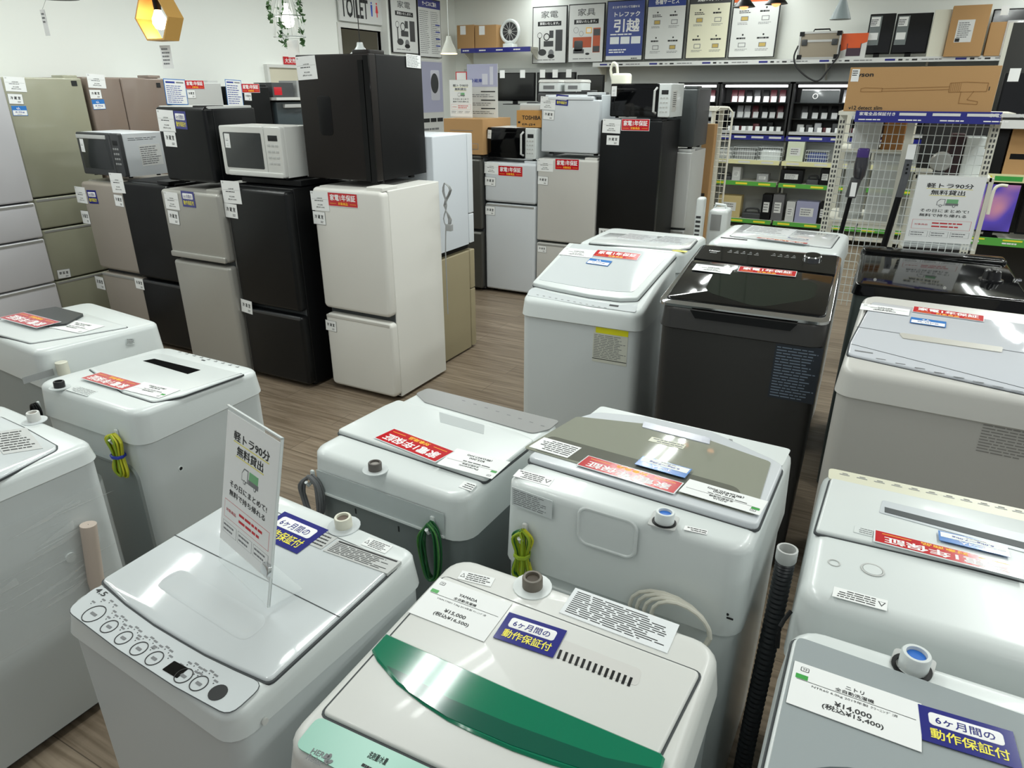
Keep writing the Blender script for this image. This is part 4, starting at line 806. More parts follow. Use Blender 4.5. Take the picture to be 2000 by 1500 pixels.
# the plate leans back a little: its height and lean follow from the picture place of its upper left corner
d = ray(447, 797); tt = (pa-EYE).dot(dv)/d.dot(dv); up = EYE+d*tt-pa; Hh = up.length; lean = math.atan2(up.dot(Vector((-math.sin(ang), math.cos(ang), 0))), up.z)
print('LEAN', math.degrees(lean), Hh, Wd)
st = T('sign_stand', 'clear acrylic stand with a truck rental notice on the white 4.5 kg washing machine', 'sign stand', (pa.x, pa.y, ztop+.008), ang, rx=-lean)
b = MB(FRONT(0)); b.plate(0, Wd, 0, Hh, -.002, 0, .003, .0005, GLASS); b.box(0, Wd, Hh-.003, Hh, -.002, .003, WHITE); b.box(Wd-.003, Wd, 0, Hh, -.002, .003, WHITE); b.build('clear_plate', st.o, 'clear upright plate')
b = MB(Matrix.Rotation(lean, 4, 'X')); b.plate(0, Wd, 0, .07, -.0015, .0015, .004, .0005, GLASS); b.build('foot_plate', st.o)
truck_sign(st, FRONT(0), .004, Wd-.004, Hh*.16, Hh-.01, .002)
b = MB(FRONT(0)); b.plate(Wd-.02, Wd+.004, Hh*.2, Hh*.2+.02, .004, .012, .002, .001, CHROME); b.build('clip', st.o)
# paper notice in an acrylic stand on the black machine
pa, pb = hit(1762, 478, Z=.99), hit(1894, 486, Z=.99); dv = pb-pa; ang = math.atan2(dv.y, dv.x); Wd = dv.length
d = ray(1782, 340); nrm = Vector((-math.sin(ang), math.cos(ang), 0)); tt = (pa-EYE).dot(nrm)/d.dot(nrm); Hh = (EYE+d*tt).z-.99
st2 = T('sign_stand', 'clear stand with a truck rental notice on the black glossy washing machine', 'sign stand', (pa.x, pa.y, .992), ang)
b = MB(FRONT(0)); b.plate(0, Wd, 0, Hh, -.003, 0, .003, .0005, GLASS); b.box(-.01, Wd+.01, 0, .02, -.002, .004, GLASS); b.build('clear_plate', st2.o)
b = MB(); b.plate(-.01, Wd+.01, -.05, .02, -.0015, .0015, .004, .0005, GLASS); b.build('foot_plate', st2.o)
truck_sign(st2, FRONT(0), .004, Wd-.004, .02, Hh-.005, .002)

# ---------------------------------------------------------------- back of the shop
def rY(Y, x0, y0, x1, y1):
    xm, ym = (x0+x1)/2, (y0+y1)/2
    return hit(x0, ym, Y=Y).x, hit(x1, ym, Y=Y).x, hit(xm, y1, Y=Y).z, hit(xm, y0, Y=Y).z
def rX(X, x0, y0, x1, y1):
    xm, ym = (x0+x1)/2, (y0+y1)/2
    return hit(x0, ym, X=X).y, hit(x1, ym, X=X).y, hit(xm, y1, X=X).z, hit(xm, y0, X=X).z
def flatY(Y): return Matrix.Translation((0, Y, 0))@Matrix.Rotation(math.pi/2, 4, 'X')
BACKP = mat('grey_gondola_panel', (186, 190, 188), .6); SHELFW = mat('cream_shelf_metal', (214, 213, 200), .45); POSTW = mat('poster_white', (214, 216, 214), .55)
YS = 9.2       # front plane of the wall shelving
# grey wall panelling under the top shelf
a0, a1 = hit(905, 140, Y=9.5).x, 3.5
structure(MB().box(a0, a1, 9.52, 9.59, 0, 2.0, BACKP).build('trim_1'))
# top wall shelf and its printed rail
zs = hit(1450, 118, Y=YS).z
sh = T('wall_shelf', 'long white wall shelf with a printed rail under the row of posters', 'shelf', (0, 0, 0))
xa, xb = hit(1158, 125, Y=YS).x, 3.4
MB().box(xa, xb, YS, 9.52, zs-.03, zs, SHELFW).build('board', sh.o)
b = MB(flatY(YS)); b.box(xa, xb, zs-.045, zs+.005, 0, .008, POSTW)
x = xa+.1
rnd = random.Random(5)
while x < xb-.3: b.line(x, x+.1, zs-.03, .02, NAVY, .009); b.line(x+.13, x+.17, zs-.03, .018, INK, .009); b.line(x+.2, x+.23, zs-.028, .012, INKG, .009); b.line(x+.26, x+.31, zs-.03, .016, INK, .009); b.bars(x+.35, x+.6, zs-.032, zs-.01, 1, INKG, .009); x += .66
b.build('printed_rail', sh.o)
for x in (xa+.05, -.9, .1, 1.1): 
    b = MB(RIGHT(x)); b.prism([(YS+.02, zs-.03), (9.52, zs-.03), (9.52, zs-.22)], 0, .02, SHELFW); b.build('bracket', sh.o)
# posters
def poster(name, label, r, Y, head=None, hc=None, title=None, kind=None, bg=POSTW, grp=None):
    x0, x1, z0, z1 = r; t = T(name, label, 'poster', ((x0+x1)/2, Y, z0)); W, H = x1-x0, z1-z0; F = FRONT(0); o = -W/2
    MB(F).box(o, o+W, 0, H, -.02, 0, INK).build('frame', t.o)
    b = MB(F); b.box(o+.012, o+W-.012, .008, H-.012, 0, .003, bg); z = .0035
    if hc: b.line(o+.012, o+W-.012, H*.84, H*.16-.012, hc, z)
    if head: b.text(head, o+W*.5, H*.875, W*.6, WINK, z+.001, H*.075, .03, center=True)
    if kind in ('appl', 'furn'):
        b.text(title, o+W*.5, H*.8, W*.48, mat('print_mid_grey', (96, 98, 98), .5), z, H*.12, .015, center=True)
        b.line(o+W*.16, o+W*.84, H*.66, H*.08, INK, z); b.text('買取いたします。', o+W*.5, H*.68, W*.56, WINK, z+.001, H*.045, .02, center=True)
        if kind == 'appl':
            b.line(o+W*.68, o+W*.88, H*.22, H*.37, DGREY, z); b.ring(o+W*.22, H*.5, W*.07, .006, z-.001, z, INK); b.line(o+W*.2, o+W*.24, H*.22, H*.24, DGREY, z); b.ring(o+W*.42, H*.47, W*.09, .012, z-.001, z, INK)
            b.line(o+W*.5, o+W*.62, H*.45, H*.13, DGREY, z); b.line(o+W*.34, o+W*.62, H*.3, H*.1, DGREY, z); b.disc(o+W*.3, H*.2, W*.12, z-.001, z+.001, DGREY, 16, ry=H*.06); b.disc(o+W*.56, H*.18, W*.08, z-.001, z+.001, INKG, 16, ry=H*.07); b.disc(o+W*.56, H*.13, W*.1, z-.001, z+.0015, INK, 16, ry=H*.04)
        else:
            OR_ = mat('print_terracotta', (184, 84, 48), .5)
            b.line(o+W*.14, o+W*.66, H*.26, H*.18, OR_, z); b.line(o+W*.7, o+W*.9, H*.17, H*.42, OR_, z); b.line(o+W*.71, o+W*.89, H*.46, H*.11, DGREY, z+.001); b.line(o+W*.71, o+W*.89, H*.18, H*.1, DGREY, z+.001)
            b.plate(o+W*.18, o+W*.42, H*.2, H*.38, z, z+.002, .02, .001, DGREY); b.line(o+W*.16, o+W*.46, H*.16, H*.07, DGREY, z+.002); b.ring(o+W*.22, H*.56, W*.07, .004, z-.001, z, INKG); b.ring(o+W*.37, H*.5, W*.06, .004, z-.001, z, INKG)
            b.line(o+W*.5, o+W*.66, H*.5, H*.1, ORY, z); b.line(o+W*.52, o+W*.64, H*.515, H*.07, WINK, z+.001); b.disc(o+W*.56, H*.15, W*.06, z-.001, z, INK, 14, ry=H*.02)
        b.bars(o+W*.15, o+W*.85, H*.05, H*.08, 1, INKG, z)
    if kind == 'grid':
        for i in (0, 1):
            for j in (0, 1):
                cx, cy = o+W*(.28+.44*i), H*(.62-.4*j); b.disc(cx, cy+H*.13, W*.02, z-.001, z, INK, 10); b.bars(cx-W*.13, cx+W*.13, cy+H*.05, cy+H*.1, 2 if not i and not j else 1, INK, z, .5, i+j)
                b.box(cx-W*.08, cx+W*.08, cy-H*.06, cy+H*.01, z-.002, z, INKG); b.box(cx-W*.065, cx+W*.065, cy-H*.05, cy, z-.002, z+.0005, bg if (i+j) % 2 else mat('print_ochre', (190, 164, 90), .5)); b.bars(cx-W*.14, cx+W*.14, cy-H*.12, cy-H*.08, 2, INKG, z, .4, i+j+3)
    if kind == 'move':
        b.line(o+.012, o+W-.012, H*.08, H*.92-.012, mat('poster_navy', (40, 62, 140), .3), z)
        b.text('まとめて片付いて引越せる', o+W*.5, H*.87, W*.7, WINK, z+.001, H*.04, .02, center=True)
        b.text('トレファク', o+W*.54, H*.73, W*.66, WINK, z+.001, H*.08, .03, center=True); b.text('引越', o+W*.54, H*.48, W*.66, WINK, z+.001, H*.21, .03, center=True)
        for k in range(3): b.line(o+W*(.12+.28*k), o+W*(.36+.28*k), H*.28, H*.12, GLPAPER, z+.001)
        b.bars(o+W*.1, o+W*.65, H*.12, H*.2, 2, WINK, z+.001, .5); b.bars(o+W*.12, o+W*.88, H*.42, H*.45, 1, WINK, z+.001, .7); b.bars(o+W*.7, o+W*.92, H*.015, H*.05, 1, INK, z+.001)
    if kind == 'sheet':
        b.bars(o+W*.06, o+W*.48, H*.06, H*.8, 22, INKG, z, .3, 3); b.bars(o+W*.54, o+W*.94, H*.06, H*.8, 22, INKG, z, .3, 4)
        for k in range(4): b.line(o+W*.74, o+W*.94, H*(.2+.12*k), H*.02, INKB, z+.001)
    b.build('sheet', t.o); return t
YP = 9.44
poster('poster', 'poster of black home appliances headed with two grey characters, on the far wall', rY(YP, 1040, 12, 1107, 124), YP, title='家電', kind='appl')
poster('poster', 'poster of orange furniture and an armchair on the far wall shelf', rY(YP, 1110, 7, 1180, 122), YP, title='家具', kind='furn')
poster('poster', 'navy blue moving-service poster with large white writing', rY(YP, 1184, 0, 1258, 118), YP, kind='move')
poster('poster', 'poster with a navy header and four small icons', rY(YP, 1262, -8, 1338, 116), YP, head='各種サービス', hc=mat('poster_navy', (40, 62, 140), .3), kind='grid')
poster('poster', 'cream poster with a dark grey header and four small icons', rY(YP, 1343, -14, 1424, 114), YP, head='買取5つのポイント', hc=DGREY, kind='grid', bg=mat('poster_cream', (222, 220, 196), .4))
poster('poster', 'poster with an orange header, rightmost of the far wall row', rY(YP, 1428, -18, 1520, 112), YP, head='出張買取', hc=mat('poster_orange', (206, 92, 44), .4), kind='grid')
# left wall: toilet sign, posters, red sign, window
def onX(name, label, cat, X, r, builder, M=None):
    y0, y1, z0, z1 = r; t = T(name, label, cat, (X, (y0+y1)/2, z0), math.pi/2); builder(t, y1-y0, z1-z0); return t
def toilet(t, W, H):
    F = FRONT(0); MB(F).box(-W/2, W/2, 0, H, 0, .02, POSTW).build('board', t.o)
    b = MB(F); H = .5; b.text('TOILET', -W*.46, .05, W*.54, INK, .021, .2, .03)
    for k, (u, m) in enumerate(((.16, mat('sign_blue', (40, 80, 190), .5)), (.27, mat('sign_red', (220, 40, 50), .5)))):
        x = W*u; H = .34; b.disc(x, H*.68, H*.035, .02, .0215, m, 14)
        if k == 0: b.prism([(x-H*.05, H*.62), (x+H*.05, H*.62), (x+H*.045, H*.42), (x+H*.03, H*.25), (x-H*.03, H*.25), (x-H*.045, H*.42)], .02, .0215, m)
        else: b.prism([(x-H*.03, H*.62), (x+H*.03, H*.62), (x+H*.075, H*.38), (x+H*.025, H*.38), (x+H*.02, H*.24), (x-H*.02, H*.24), (x-H*.025, H*.38), (x-H*.075, H*.38)], .02, .0215, m)
    b.build('lettering', t.o)
y0, y1 = hit(659, 40, X=XW).y, hit(752, 40, X=XW).y; z0 = hit(700, 54, X=XW).z
onX('toilet_sign', 'white TOILET sign with a blue and a red figure over the doorway', 'sign', XW+.02, (y0, y1, z0+.05, min(CEIL-.02, z0+.62)), toilet)
def redsign(t, W, H): b = MB(FRONT(0)); b.box(-W/2, W/2, 0, H, 0, .01, RED); b.text('大安売', -W*.42, H*.2, W*.84, WINK, .011, H*.6, .02); b.build('sheet', t.o)
onX('wall_notice', 'small red notice high on the left wall beside the black mini fridge', 'notice', XW+.002, rX(XW, 553, 111, 577, 126), redsign)
y0, y1, z0, z1 = rX(XW, 523, 133, 600, 190); b = MB(); b.box(XW, XW+.03, y0, y1, z0-.4, z1, BEIGE); b.box(XW, XW+.05, y0-.03, y0, z0-.4, z1+.03, WHITE2); b.box(XW, XW+.05, y0, y1, z1, z1+.03, WHITE2)
for k in (1, 2): b.box(XW, XW+.045, y0, y1, z1-.18*k, z1-.18*k+.015, WHITE2)
structure(b.build('window_1'))
def pst(kind, **k):
    def f(t, W, H): pass
    return f
def wallposter(label, r, X, **k):
    y0, y1, z0, z1 = r; p = poster('poster', label, (0, y1-y0, z0, z1), 0, **k); p.o.matrix_world = Matrix.Translation((X, (y0+y1)/2, z0))@Matrix.Rotation(math.pi/2, 4, 'Z'); return p
wallposter('poster of black home appliances on the left wall beside the doorway', rX(-5.9, 764, -6, 815, 104), -5.9, title='家電', kind='appl')
wallposter('service price sheet with a blue header on the left wall', rX(-5.9, 817, -2, 861, 112), -5.9, head='サービスのご案内', hc=NAVY, kind='sheet')
b = MB(); y0, y1 = hit(764, 60, X=-5.9).y-.03, hit(861, 60, X=-5.9).y+.03; o_ = MB().box(XW, -5.93, y0-.0, y1, 0, CEIL, WALL).build('trim_2'); structure(o_)
# tall standing service board behind the pale blue refrigerator
def tall(t, W, H):
    F = FRONT(0); MB(F).box(-W/2, W/2, 0, H, -.02, 0, POSTW).build('board', t.o); b = MB(F); h1 = H
    b.line(-W/2+.01, W/2-.01, h1*.74, h1*.25, mat('pale_violet_print', (176, 178, 204), .5), .001); b.plate(-.02, W*.34, h1*.8, h1*.95, .001, .002, .02, .0005, mat('pale_print', (210, 212, 224), .5)); b.disc(W*.12, h1*.885, W*.17, .002, .0025, DGREY, 24, ry=h1*.05)
    for k in range(3): b.line(-W*.42+W*.3*k, -W*.16+W*.3*k, h1*.69, h1*.02, INK, .001)
    b.bars(-W*.42, W*.42, h1*.4, h1*.67, 9, INKG, .001, .35, 7); b.line(-W*.42, W*.42, h1*.5, h1*.008, INK, .001); b.line(W*.1, W*.35, h1*.46, h1*.008, INKR, .0012); b.build('print', t.o)
y0, y1, z0, z1 = rX(-4.6, 822, 117, 866, 262)
onX('service_board', 'tall white board showing a drum washer, standing behind the pale refrigerator', 'sign board', -4.6, (y0, y1, 0.0, z1), tall)

# ---- hanging lamps
def at(px, py, dist): d = ray(px, py).normalized(); return EYE+d*dist
CORD = mat('thin_black_cord', (20, 20, 20), .6)
def cord(t, z, m=CORD, r=.003): b = MB(); b.tube([(0, 0, z), (0, 0, CEIL-t.W.translation.z)], r, m, 6); b.build('cord', t.o)
p = at(311, 36, 4.6); t = T('pendant_lamp', 'hexagonal wooden pendant lamp with a glowing bulb', 'lamp', p, YAW-R(24))
WOOD = mat('pale_wood', (206, 160, 84), .5)
hexo = [(.125*math.cos(R(60*k)), .125*math.sin(R(60*k))) for k in range(6)]; hexi = [(.115*math.cos(R(60*k)), .115*math.sin(R(60*k))) for k in range(6)]
b = MB(FRONT(0)); b.loft([[(*q, -.05) for q in hexi], [(*q, .05) for q in hexi], [(*q, .05) for q in hexo], [(*q, -.05) for q in hexo], [(*q, -.05) for q in hexi]], WOOD, cap0=False, cap1=False); b.build('wooden_frame', t.o)
MB().lathe([(.018, .04), (.02, .06), (.02, .09), (.008, .1)], BLACK, (0, 0, 0), 14).build('socket', t.o); MB().lathe([(.001, -.055), (.025, -.05), (.038, -.025), (.036, 0), (.02, .03), (.015, .045)], mat('warm_bulb', (255, 232, 190), .4, emit=9), (0, 0, 0), 18).build('bulb', t.o)
cord(t, .1); b = MB(FRONT(0)); b.box(-.035, .045, -.245, -.13, -.001, .001, PAPER); b.bars(-.025, .035, -.23, -.14, 5, INKG, .0015); b.build('price_tag', t.o)
L = bpy.data.lights.new('lamp_glow', 'POINT'); L.energy = 4; L.color = (1, .75, .42); L.shadow_soft_size = .04; lo = bpy.data.objects.new('lamp_glow', L); sc.collection.objects.link(lo); lo.parent = t.o; lo.location = (0, -.0, -.07)
p = at(562, 38, 5.2); t = T('pendant_lamp', 'white cage pendant lamp with trailing green leaves', 'lamp', p)
b = MB()
for k in range(10): a = R(36*k); b.tube([(.03*math.cos(a), .03*math.sin(a), .2), (.085*math.cos(a), .085*math.sin(a), .02), (.1*math.cos(a), .1*math.sin(a), -.1)], .003, WHITE, 5)
for z, r_ in ((-.1, .1), (.02, .085), (.2, .03)): b.tube([(r_*math.cos(R(q)), r_*math.sin(R(q)), z) for q in range(0, 360, 24)], .004, WHITE, 5, closed=True)
b.build('cage', t.o); MB().lathe([(.001, -.05), (.03, -.04), (.04, -.01), (.03, .03), (.015, .06), (.015, .09)], mat('white_bulb', (255, 250, 240), .4, emit=6), (0, 0, 0), 16).build('bulb', t.o)
b = MB(); rnd = random.Random(3); LEAF = mat('ivy_leaf', (70, 110, 62), .6)
for k in range(300):
    s = rnd.choice((0, 1, 2, 3, 4)); a = R(72*s+rnd.uniform(-9, 9)); z = rnd.uniform(-.16, .26) if s % 2 == 0 else rnd.uniform(-.02, .26); r_ = .1+rnd.uniform(-.012, .018)
    c = Vector((r_*math.cos(a), r_*math.sin(a), z)); u = Vector((rnd.uniform(-1, 1), rnd.uniform(-1, 1), rnd.uniform(-1, .3))).normalized()*.02; v = u.cross(Vector((rnd.random(), rnd.random(), rnd.random()))).normalized()*.012; b.add([c-u, c+v, c+u, c-v], [(0, 1, 2, 3)], LEAF)
b.build('leaves', t.o); cord(t, .2, WHITE); b = MB(FRONT(0)); b.box(-.03, .07, -.22, -.12, -.001, .001, PAPER); b.build('price_tag', t.o)
p = at(108, -3, 4.2); t = T('pendant_lamp', 'dark round pendant shade cut by the top edge of the photo', 'lamp', p); b = MB(); b.lathe([(.1, 0), (.098, .012), (.05, .09), (.02, .11)], DGREY, (0, 0, 0), 28); b.build('shade', t.o); cord(t, .11)
b = MB(FRONT(0)); b.box(-.14, -.105, -.15, -.04, -.001, .001, PAPER); b.tube([(-.12, -.04, 0), (-.05, .02, 0)], .001, WHITE, 4); b.bars(-.135, -.11, -.1, -.05, 3, INKG, .0015); b.build('price_tag', t.o)
p = at(704, 101, 5.6); t = T('pendant_lamp', 'small white pendant shade on a black cord above the black mini fridge', 'lamp', p); MB().lathe([(.085, -.03), (.083, -.02), (.04, .015), (.025, .035), (.02, .06)], WHITE, (0, 0, 0), 24).build('shade', t.o); cord(t, .06)
p = at(877, 105, 7.2); t = T('pendant_lamp', 'clear glass pendant lamp with a warm glowing rim', 'lamp', p)
MB().lathe([(.075, 0), (.07, .03), (.03, .11), (.02, .15), (.018, .15), (.028, .11), (.068, .03), (.073, 0)], mat('clear_lamp_glass', (235, 238, 232), .05, alpha=.35, coat=.5), (0, 0, 0), 20).build('shade', t.o); MB().tube([(.075*math.cos(R(q)), .075*math.sin(R(q)), 0) for q in range(0, 360, 20)], .004, mat('warm_rim', (255, 225, 170), .4, emit=3), 6, closed=True).build('glowing_rim', t.o); cord(t, .15, WHITE)
for i, (px_, py_, dd, lab, m) in enumerate(((1641, 38, 6.4, 'grey metal cone pendant lamp beside the far wall case', mat('grey_cone', (128, 140, 142), .4)), (1453, 14, 5.6, 'black cone pendant lamp with an orange inside, left of two', BLACK), (1516, 8, 5.6, 'black cone pendant lamp with an orange inside, right of two', BLACK))):
    p = at(px_, py_, dd); t = T('pendant_lamp', lab, 'lamp', p); r_ = .075 if i == 0 else .075; h_ = .14 if i == 0 else .06
    MB().lathe([(r_-.004, .001), (r_, 0), (.02, h_), (.018, h_+.03)], m, (0, 0, 0), 24).build('shade', t.o)
    if i: MB().lathe([(.001, .02), (.025, .012), (.03, .0), (.02, -.012), (.001, -.018)], mat('amber_bulb', (255, 170, 110), .4, emit=2.5), (0, 0, 0), 14).build('bulb', t.o)
    cord(t, h_+.03)

# ---- things around the middle block
def cbox(label, x0, x1, y0, y1, z0, z1, m=CARD, cat='carton', name='carton', flap=True, grp=None, extra=None):
    t = T(name, label, cat, ((x0+x1)/2, (y0+y1)/2, z0), 0, grp); W, D, H = x1-x0, y1-y0, z1-z0
    b = MB(); b.plate(-W/2, W/2, -D/2, D/2, 0, H, .003, .002, m)
    if flap: b.box(-W/2, W/2, -.002, .002, H-.0005, H+.0006, DGREY)
    b.build('box', t.o)
    if flap: MB().box(-W/2+.0, W/2, -.025, .025, H, H+.0012, mat('packing_tape', (200, 180, 130), .25)).build('tape', t.o)
    t.F = t.fr(FRONT(-D/2)); t.W2, t.H = W, H; return t
c = cbox('plain brown carton on the dark grey refrigerator, under two signs', -3.51, -3.12, 5.34, 5.84, 1.205, 1.49)
b = c.F.mb(); b.line(-.13, .1, .19, .004, INKG, .001); b.plate(.08, .15, .04, .09, 0, .001, .008, .0005, INKG); b.plate(.084, .146, .044, .086, .001, .0015, .006, .0004, CARD); b.build('print', c.o)
b = MB(); x0, x1, z0, z1 = rY(5.55, 885, 156, 928, 229); s1 = T('sign_stand', 'white truck rental sign on the plain brown carton', 'sign stand', ((x0+x1)/2, 5.5, 1.492)); W = x1-x0
MB(FRONT(0)).box(-W/2, W/2, 0, z1-1.492, -.004, 0, POSTW).build('board', s1.o); truck_sign(s1, FRONT(0), -W/2, W/2, .01, z1-1.495, .002)
x0, x1, z0, z1 = rY(5.65, 913, 125, 972, 229); s2 = T('sign_stand', 'white sign with a pale violet picture behind the truck rental sign on the carton', 'sign stand', ((x0+x1)/2, 5.65, 1.492)); W = x1-x0; H = z1-1.492
MB(FRONT(0)).box(-W/2, W/2, 0, H, -.004, 0, POSTW).build('board', s2.o); b = MB(FRONT(0)); b.line(-W/2, W/2, H*.58, H*.42, MATS['pale_violet_print'], .001); b.box(W*.25, W*.36, H*.62, H*.95, 0, .002, mat('pale_print', (210, 212, 224), .5)); b.box(.0, W*.18, H*.62, H*.82, 0, .002, MATS['pale_print'])
b.text('冷蔵庫', -W*.4, H*.66, W*.4, INKB, .0025, H*.07, .01)
for k in range(3): b.line(-W*.05, W*.42, H*(.16+.16*k), H*.02, INK, .001); b.bars(-W*.4, W*.4, H*(.06+.16*k), H*(.13+.16*k), 2, INKG, .001, .35, k)
b.build('print', s2.o)
x0, x1, z0, z1 = rY(5.75, 890, 140, 912, 158); s3 = T('sign_card', 'small red-edged card behind the signs on the carton', 'card', ((x0+x1)/2, 5.75, 1.492)); W = x1-x0
MB(FRONT(0)).box(-W/2, W/2, 0, z1-1.492, -.003, 0, RED).build('board', s3.o); MB(FRONT(0)).box(-W/2+.01, W/2-.01, z1-1.492-.07, z1-1.492-.008, 0, .001, PAPER).build('print', s3.o)
c = cbox('small orange-brown carton with a printed maker name on a microwave', -2.86, -2.63, 5.46, 5.7, 1.43, 1.56, CARD2)
b = c.F.mb(); b.text('TOSHIBA', -.062, .06, .17, INK, .001, .03, .03); b.box(-.1, -.08, .03, .045, 0, .001, INK); b.text('ER-J24', -.06, .01, .12, INK, .001, .02, .02); b.build('print', c.o)
t = T('plastic_packet', 'pale clear-bagged device lying on the orange-brown carton', 'packet', (-2.75, 5.58, 1.562)); MB().plate(-.11, .11, -.08, .08, 0, .05, .02, .015, LGREY).build('device', t.o); MB().plate(-.06, .05, -.05, .04, .05, .062, .02, .006, DGREY).build('cover', t.o)
# refrigerators behind the block that carry the small appliances
bf1 = fridge('dark grey refrigerator standing behind the white mini fridge', -3.13, 6.4, .56, .45, 1.70, DGREY, DGREY, [(.03, .6), (.62, 1.69)])
for i, (a, e, lab) in enumerate(((1047, 1090, 'white boxy rice cooker with a slotted front, left of two'), (1097, 1134, 'white boxy rice cooker beside the screens, right of two'))):
    x0, x1, z0, z1 = rY(6.4, a, 155, e, 185); t = T('rice_cooker', lab, 'rice cooker', ((x0+x1)/2, 6.55, 1.702)); W = x1-x0; H = z1-1.702
    MB().plate(-W/2, W/2, -.11, .11, 0, H*.75, .03, .01, WHITE).build('body', t.o); MB().plate(-W/2-.004, W/2+.004, -.114, .114, H*.75, H, .03, .02, WHITE2).build('lid', t.o); MB(FRONT(-.11)).box(-W*.25, W*.25, H*.2, H*.5, 0, .002, INKG).build('control_panel', t.o)
x0, x1, z0, z1 = rY(5.68, 1190, 148, 1224, 172); t = T('steam_iron', 'cream appliance with a curved handle behind the microwave with handle', 'small appliance', ((x0+x1)/2, 5.69, 1.762))
MB().plate(-.05, .1, -.05, .05, 0, .075, .03, .02, CREAM).build('body', t.o); MB().tube(smooth([(-.05, 0, .03), (-.07, 0, .1), (-.05, 0, .15), (-.02, 0, .13), (-.01, 0, .07)]), .011, CREAM, 10).build('handle', t.o)
# flat televisions on a stand behind
TVS = mat('tv_screen', (10, 11, 13), .12, coat=.4)
def tv(label, x0, x1, z0, z1, Y, cardpx=None, grp=None, screen=TVS, yaw=0):
    t = T('television', label, 'television', ((x0+x1)/2, Y, z0), yaw, grp); W, H = x1-x0, z1-z0; F = FRONT(0)
    MB(F).plate(-W/2, W/2, .04, H, -.035, 0, .006, .003, BLACK).build('bezel', t.o); MB(F).box(-W/2+.012, W/2-.012, .055, H-.012, 0, .0012, screen).build('screen', t.o)
    MB().plate(-W*.25, W*.25, -.08, .1, 0, .008, .02, .003, BLACK).build('stand', t.o); MB().box(-.03, .03, 0, .03, .008, .06, BLACK).build('neck', t.o)
    for c_ in (cardpx or ()): MB(F).box(c_*W-.035, c_*W+.035, H-.06, H+.03, .002, .004, PAPER).build('price_card', t.o)
    return t
zt_ = hit(1070, 205, Y=8.3).z
tb = T('display_table', 'cream display table under the row of black televisions', 'table', (-2.9, 8.4, 0)); MB().box(-1.2, 1.1, -.25, .25, zt_-.04, zt_, SHELFW).build('top', tb.o)
for sx in (-1.15, 1.05):
    for sy in (-.2, .2): MB().box(sx-.02, sx+.02, sy-.02, sy+.02, 0, zt_-.04, SHELFW).build('leg', tb.o)
for i, (a, e, y_, cs, lab) in enumerate(((968, 1044, 142, (-.32, .2), 'black television behind the signs on the carton'), (1047, 1122, 141, (-.35, -.02, .33), 'black television behind the white rice cookers'), (1124, 1176, 146, (), 'black television at the right end of the table row'))):
    x0, x1, z0, z1 = rY(8.35, a, y_, e, 200); tv(lab, x0, x1, zt_, z1, 8.35+.02*i, cs)
# tall carton, mesh panel, heaters near the right end of the block
x0, x1 = hit(1364, 340, Y=6.55).x, hit(1387, 340, Y=6.55).x; c = cbox('tall narrow brown carton beside the cream wire panel', x0, x1, 6.55, 6.65, 0, hit(1375, 242, Y=6.55).z)
b = c.F.mb(); b.text('家電', -c.W2*.2, c.H*.3, c.W2*.5, INK, .001, .06); b.bars(-c.W2*.3, c.W2*.3, c.H*.45, c.H*.6, 3, INK, .001); b.build('print', c.o)
def mesh_panel(label, x0, x1, z0, z1, Y, nx, nz, m, frame=.009, wire=.0025, foot=True, name='display_grid'):
    t = T(name, label, 'wire panel', ((x0+x1)/2, Y, z0)); W, H = x1-x0, z1-z0
    b = MB(); b.tube([(-W/2, 0, 0 if foot else .0), (-W/2, 0, H-.04), (-W/2+.04, 0, H), (W/2-.04, 0, H), (W/2, 0, H-.04), (W/2, 0, 0)], frame, m, 8); b.build('frame', t.o)
    b = MB()
    for i in range(1, nx): b.tube([(-W/2+W*i/nx, 0, .02), (-W/2+W*i/nx, 0, H)], wire, m, 5)
    for i in range(1, nz): b.tube([(-W/2, 0, H*i/nz), (W/2, 0, H*i/nz)], wire, m, 5)
    b.build('grid', t.o); return t
x0, x1 = hit(1388, 300, Y=6.7).x, hit(1422, 300, Y=6.7).x
mesh_panel('cream wire grid panel standing by the tall brown carton', x0, x1, 0, hit(1400, 210, Y=6.7).z, 6.7, 4, 28, SHELFW)
x0, x1, z0, z1 = rY(5.9, 1382, 402, 1419, 470); t = T('dehumidifier', 'white dehumidifier with a grey grille and carrying handle behind the washing machines', 'dehumidifier', ((x0+x1)/2, 6.0, 0)); W = x1-x0
MB().plate(-W/2, W/2, -.1, .1, 0, z1-.03, .03, .03, WHITE).build('body', t.o); MB(FRONT(-.1)).box(-W*.35, W*.2, z1-.2, z1-.07, 0, .003, GREYP).build('grille', t.o); MB().tube([(-W*.35, 0, z1-.04), (-W*.3, 0, z1), (W*.2, 0, z1-.005), (W*.35, 0, z1-.05)], .012, WHITE, 8).build('handle', t.o)
x0, x1, z0, z1 = rY(5.75, 1368, 380, 1383, 465); t = T('fan_heater', 'slim white heater with dark slots beside the dehumidifier', 'heater', ((x0+x1)/2, 5.6, 0)); W = x1-x0; t.o.location.x += .0
MB().plate(-W/2, W/2, -.05, .05, 0, z1, .02, .02, WHITE).build('body', t.o); b = MB(FRONT(-.05))
for k in range(14): b.box(-W*.3, W*.3, z1*.35+.035*k, z1*.35+.035*k+.018, 0, .002, DGREY)
b.build('grille', t.o)

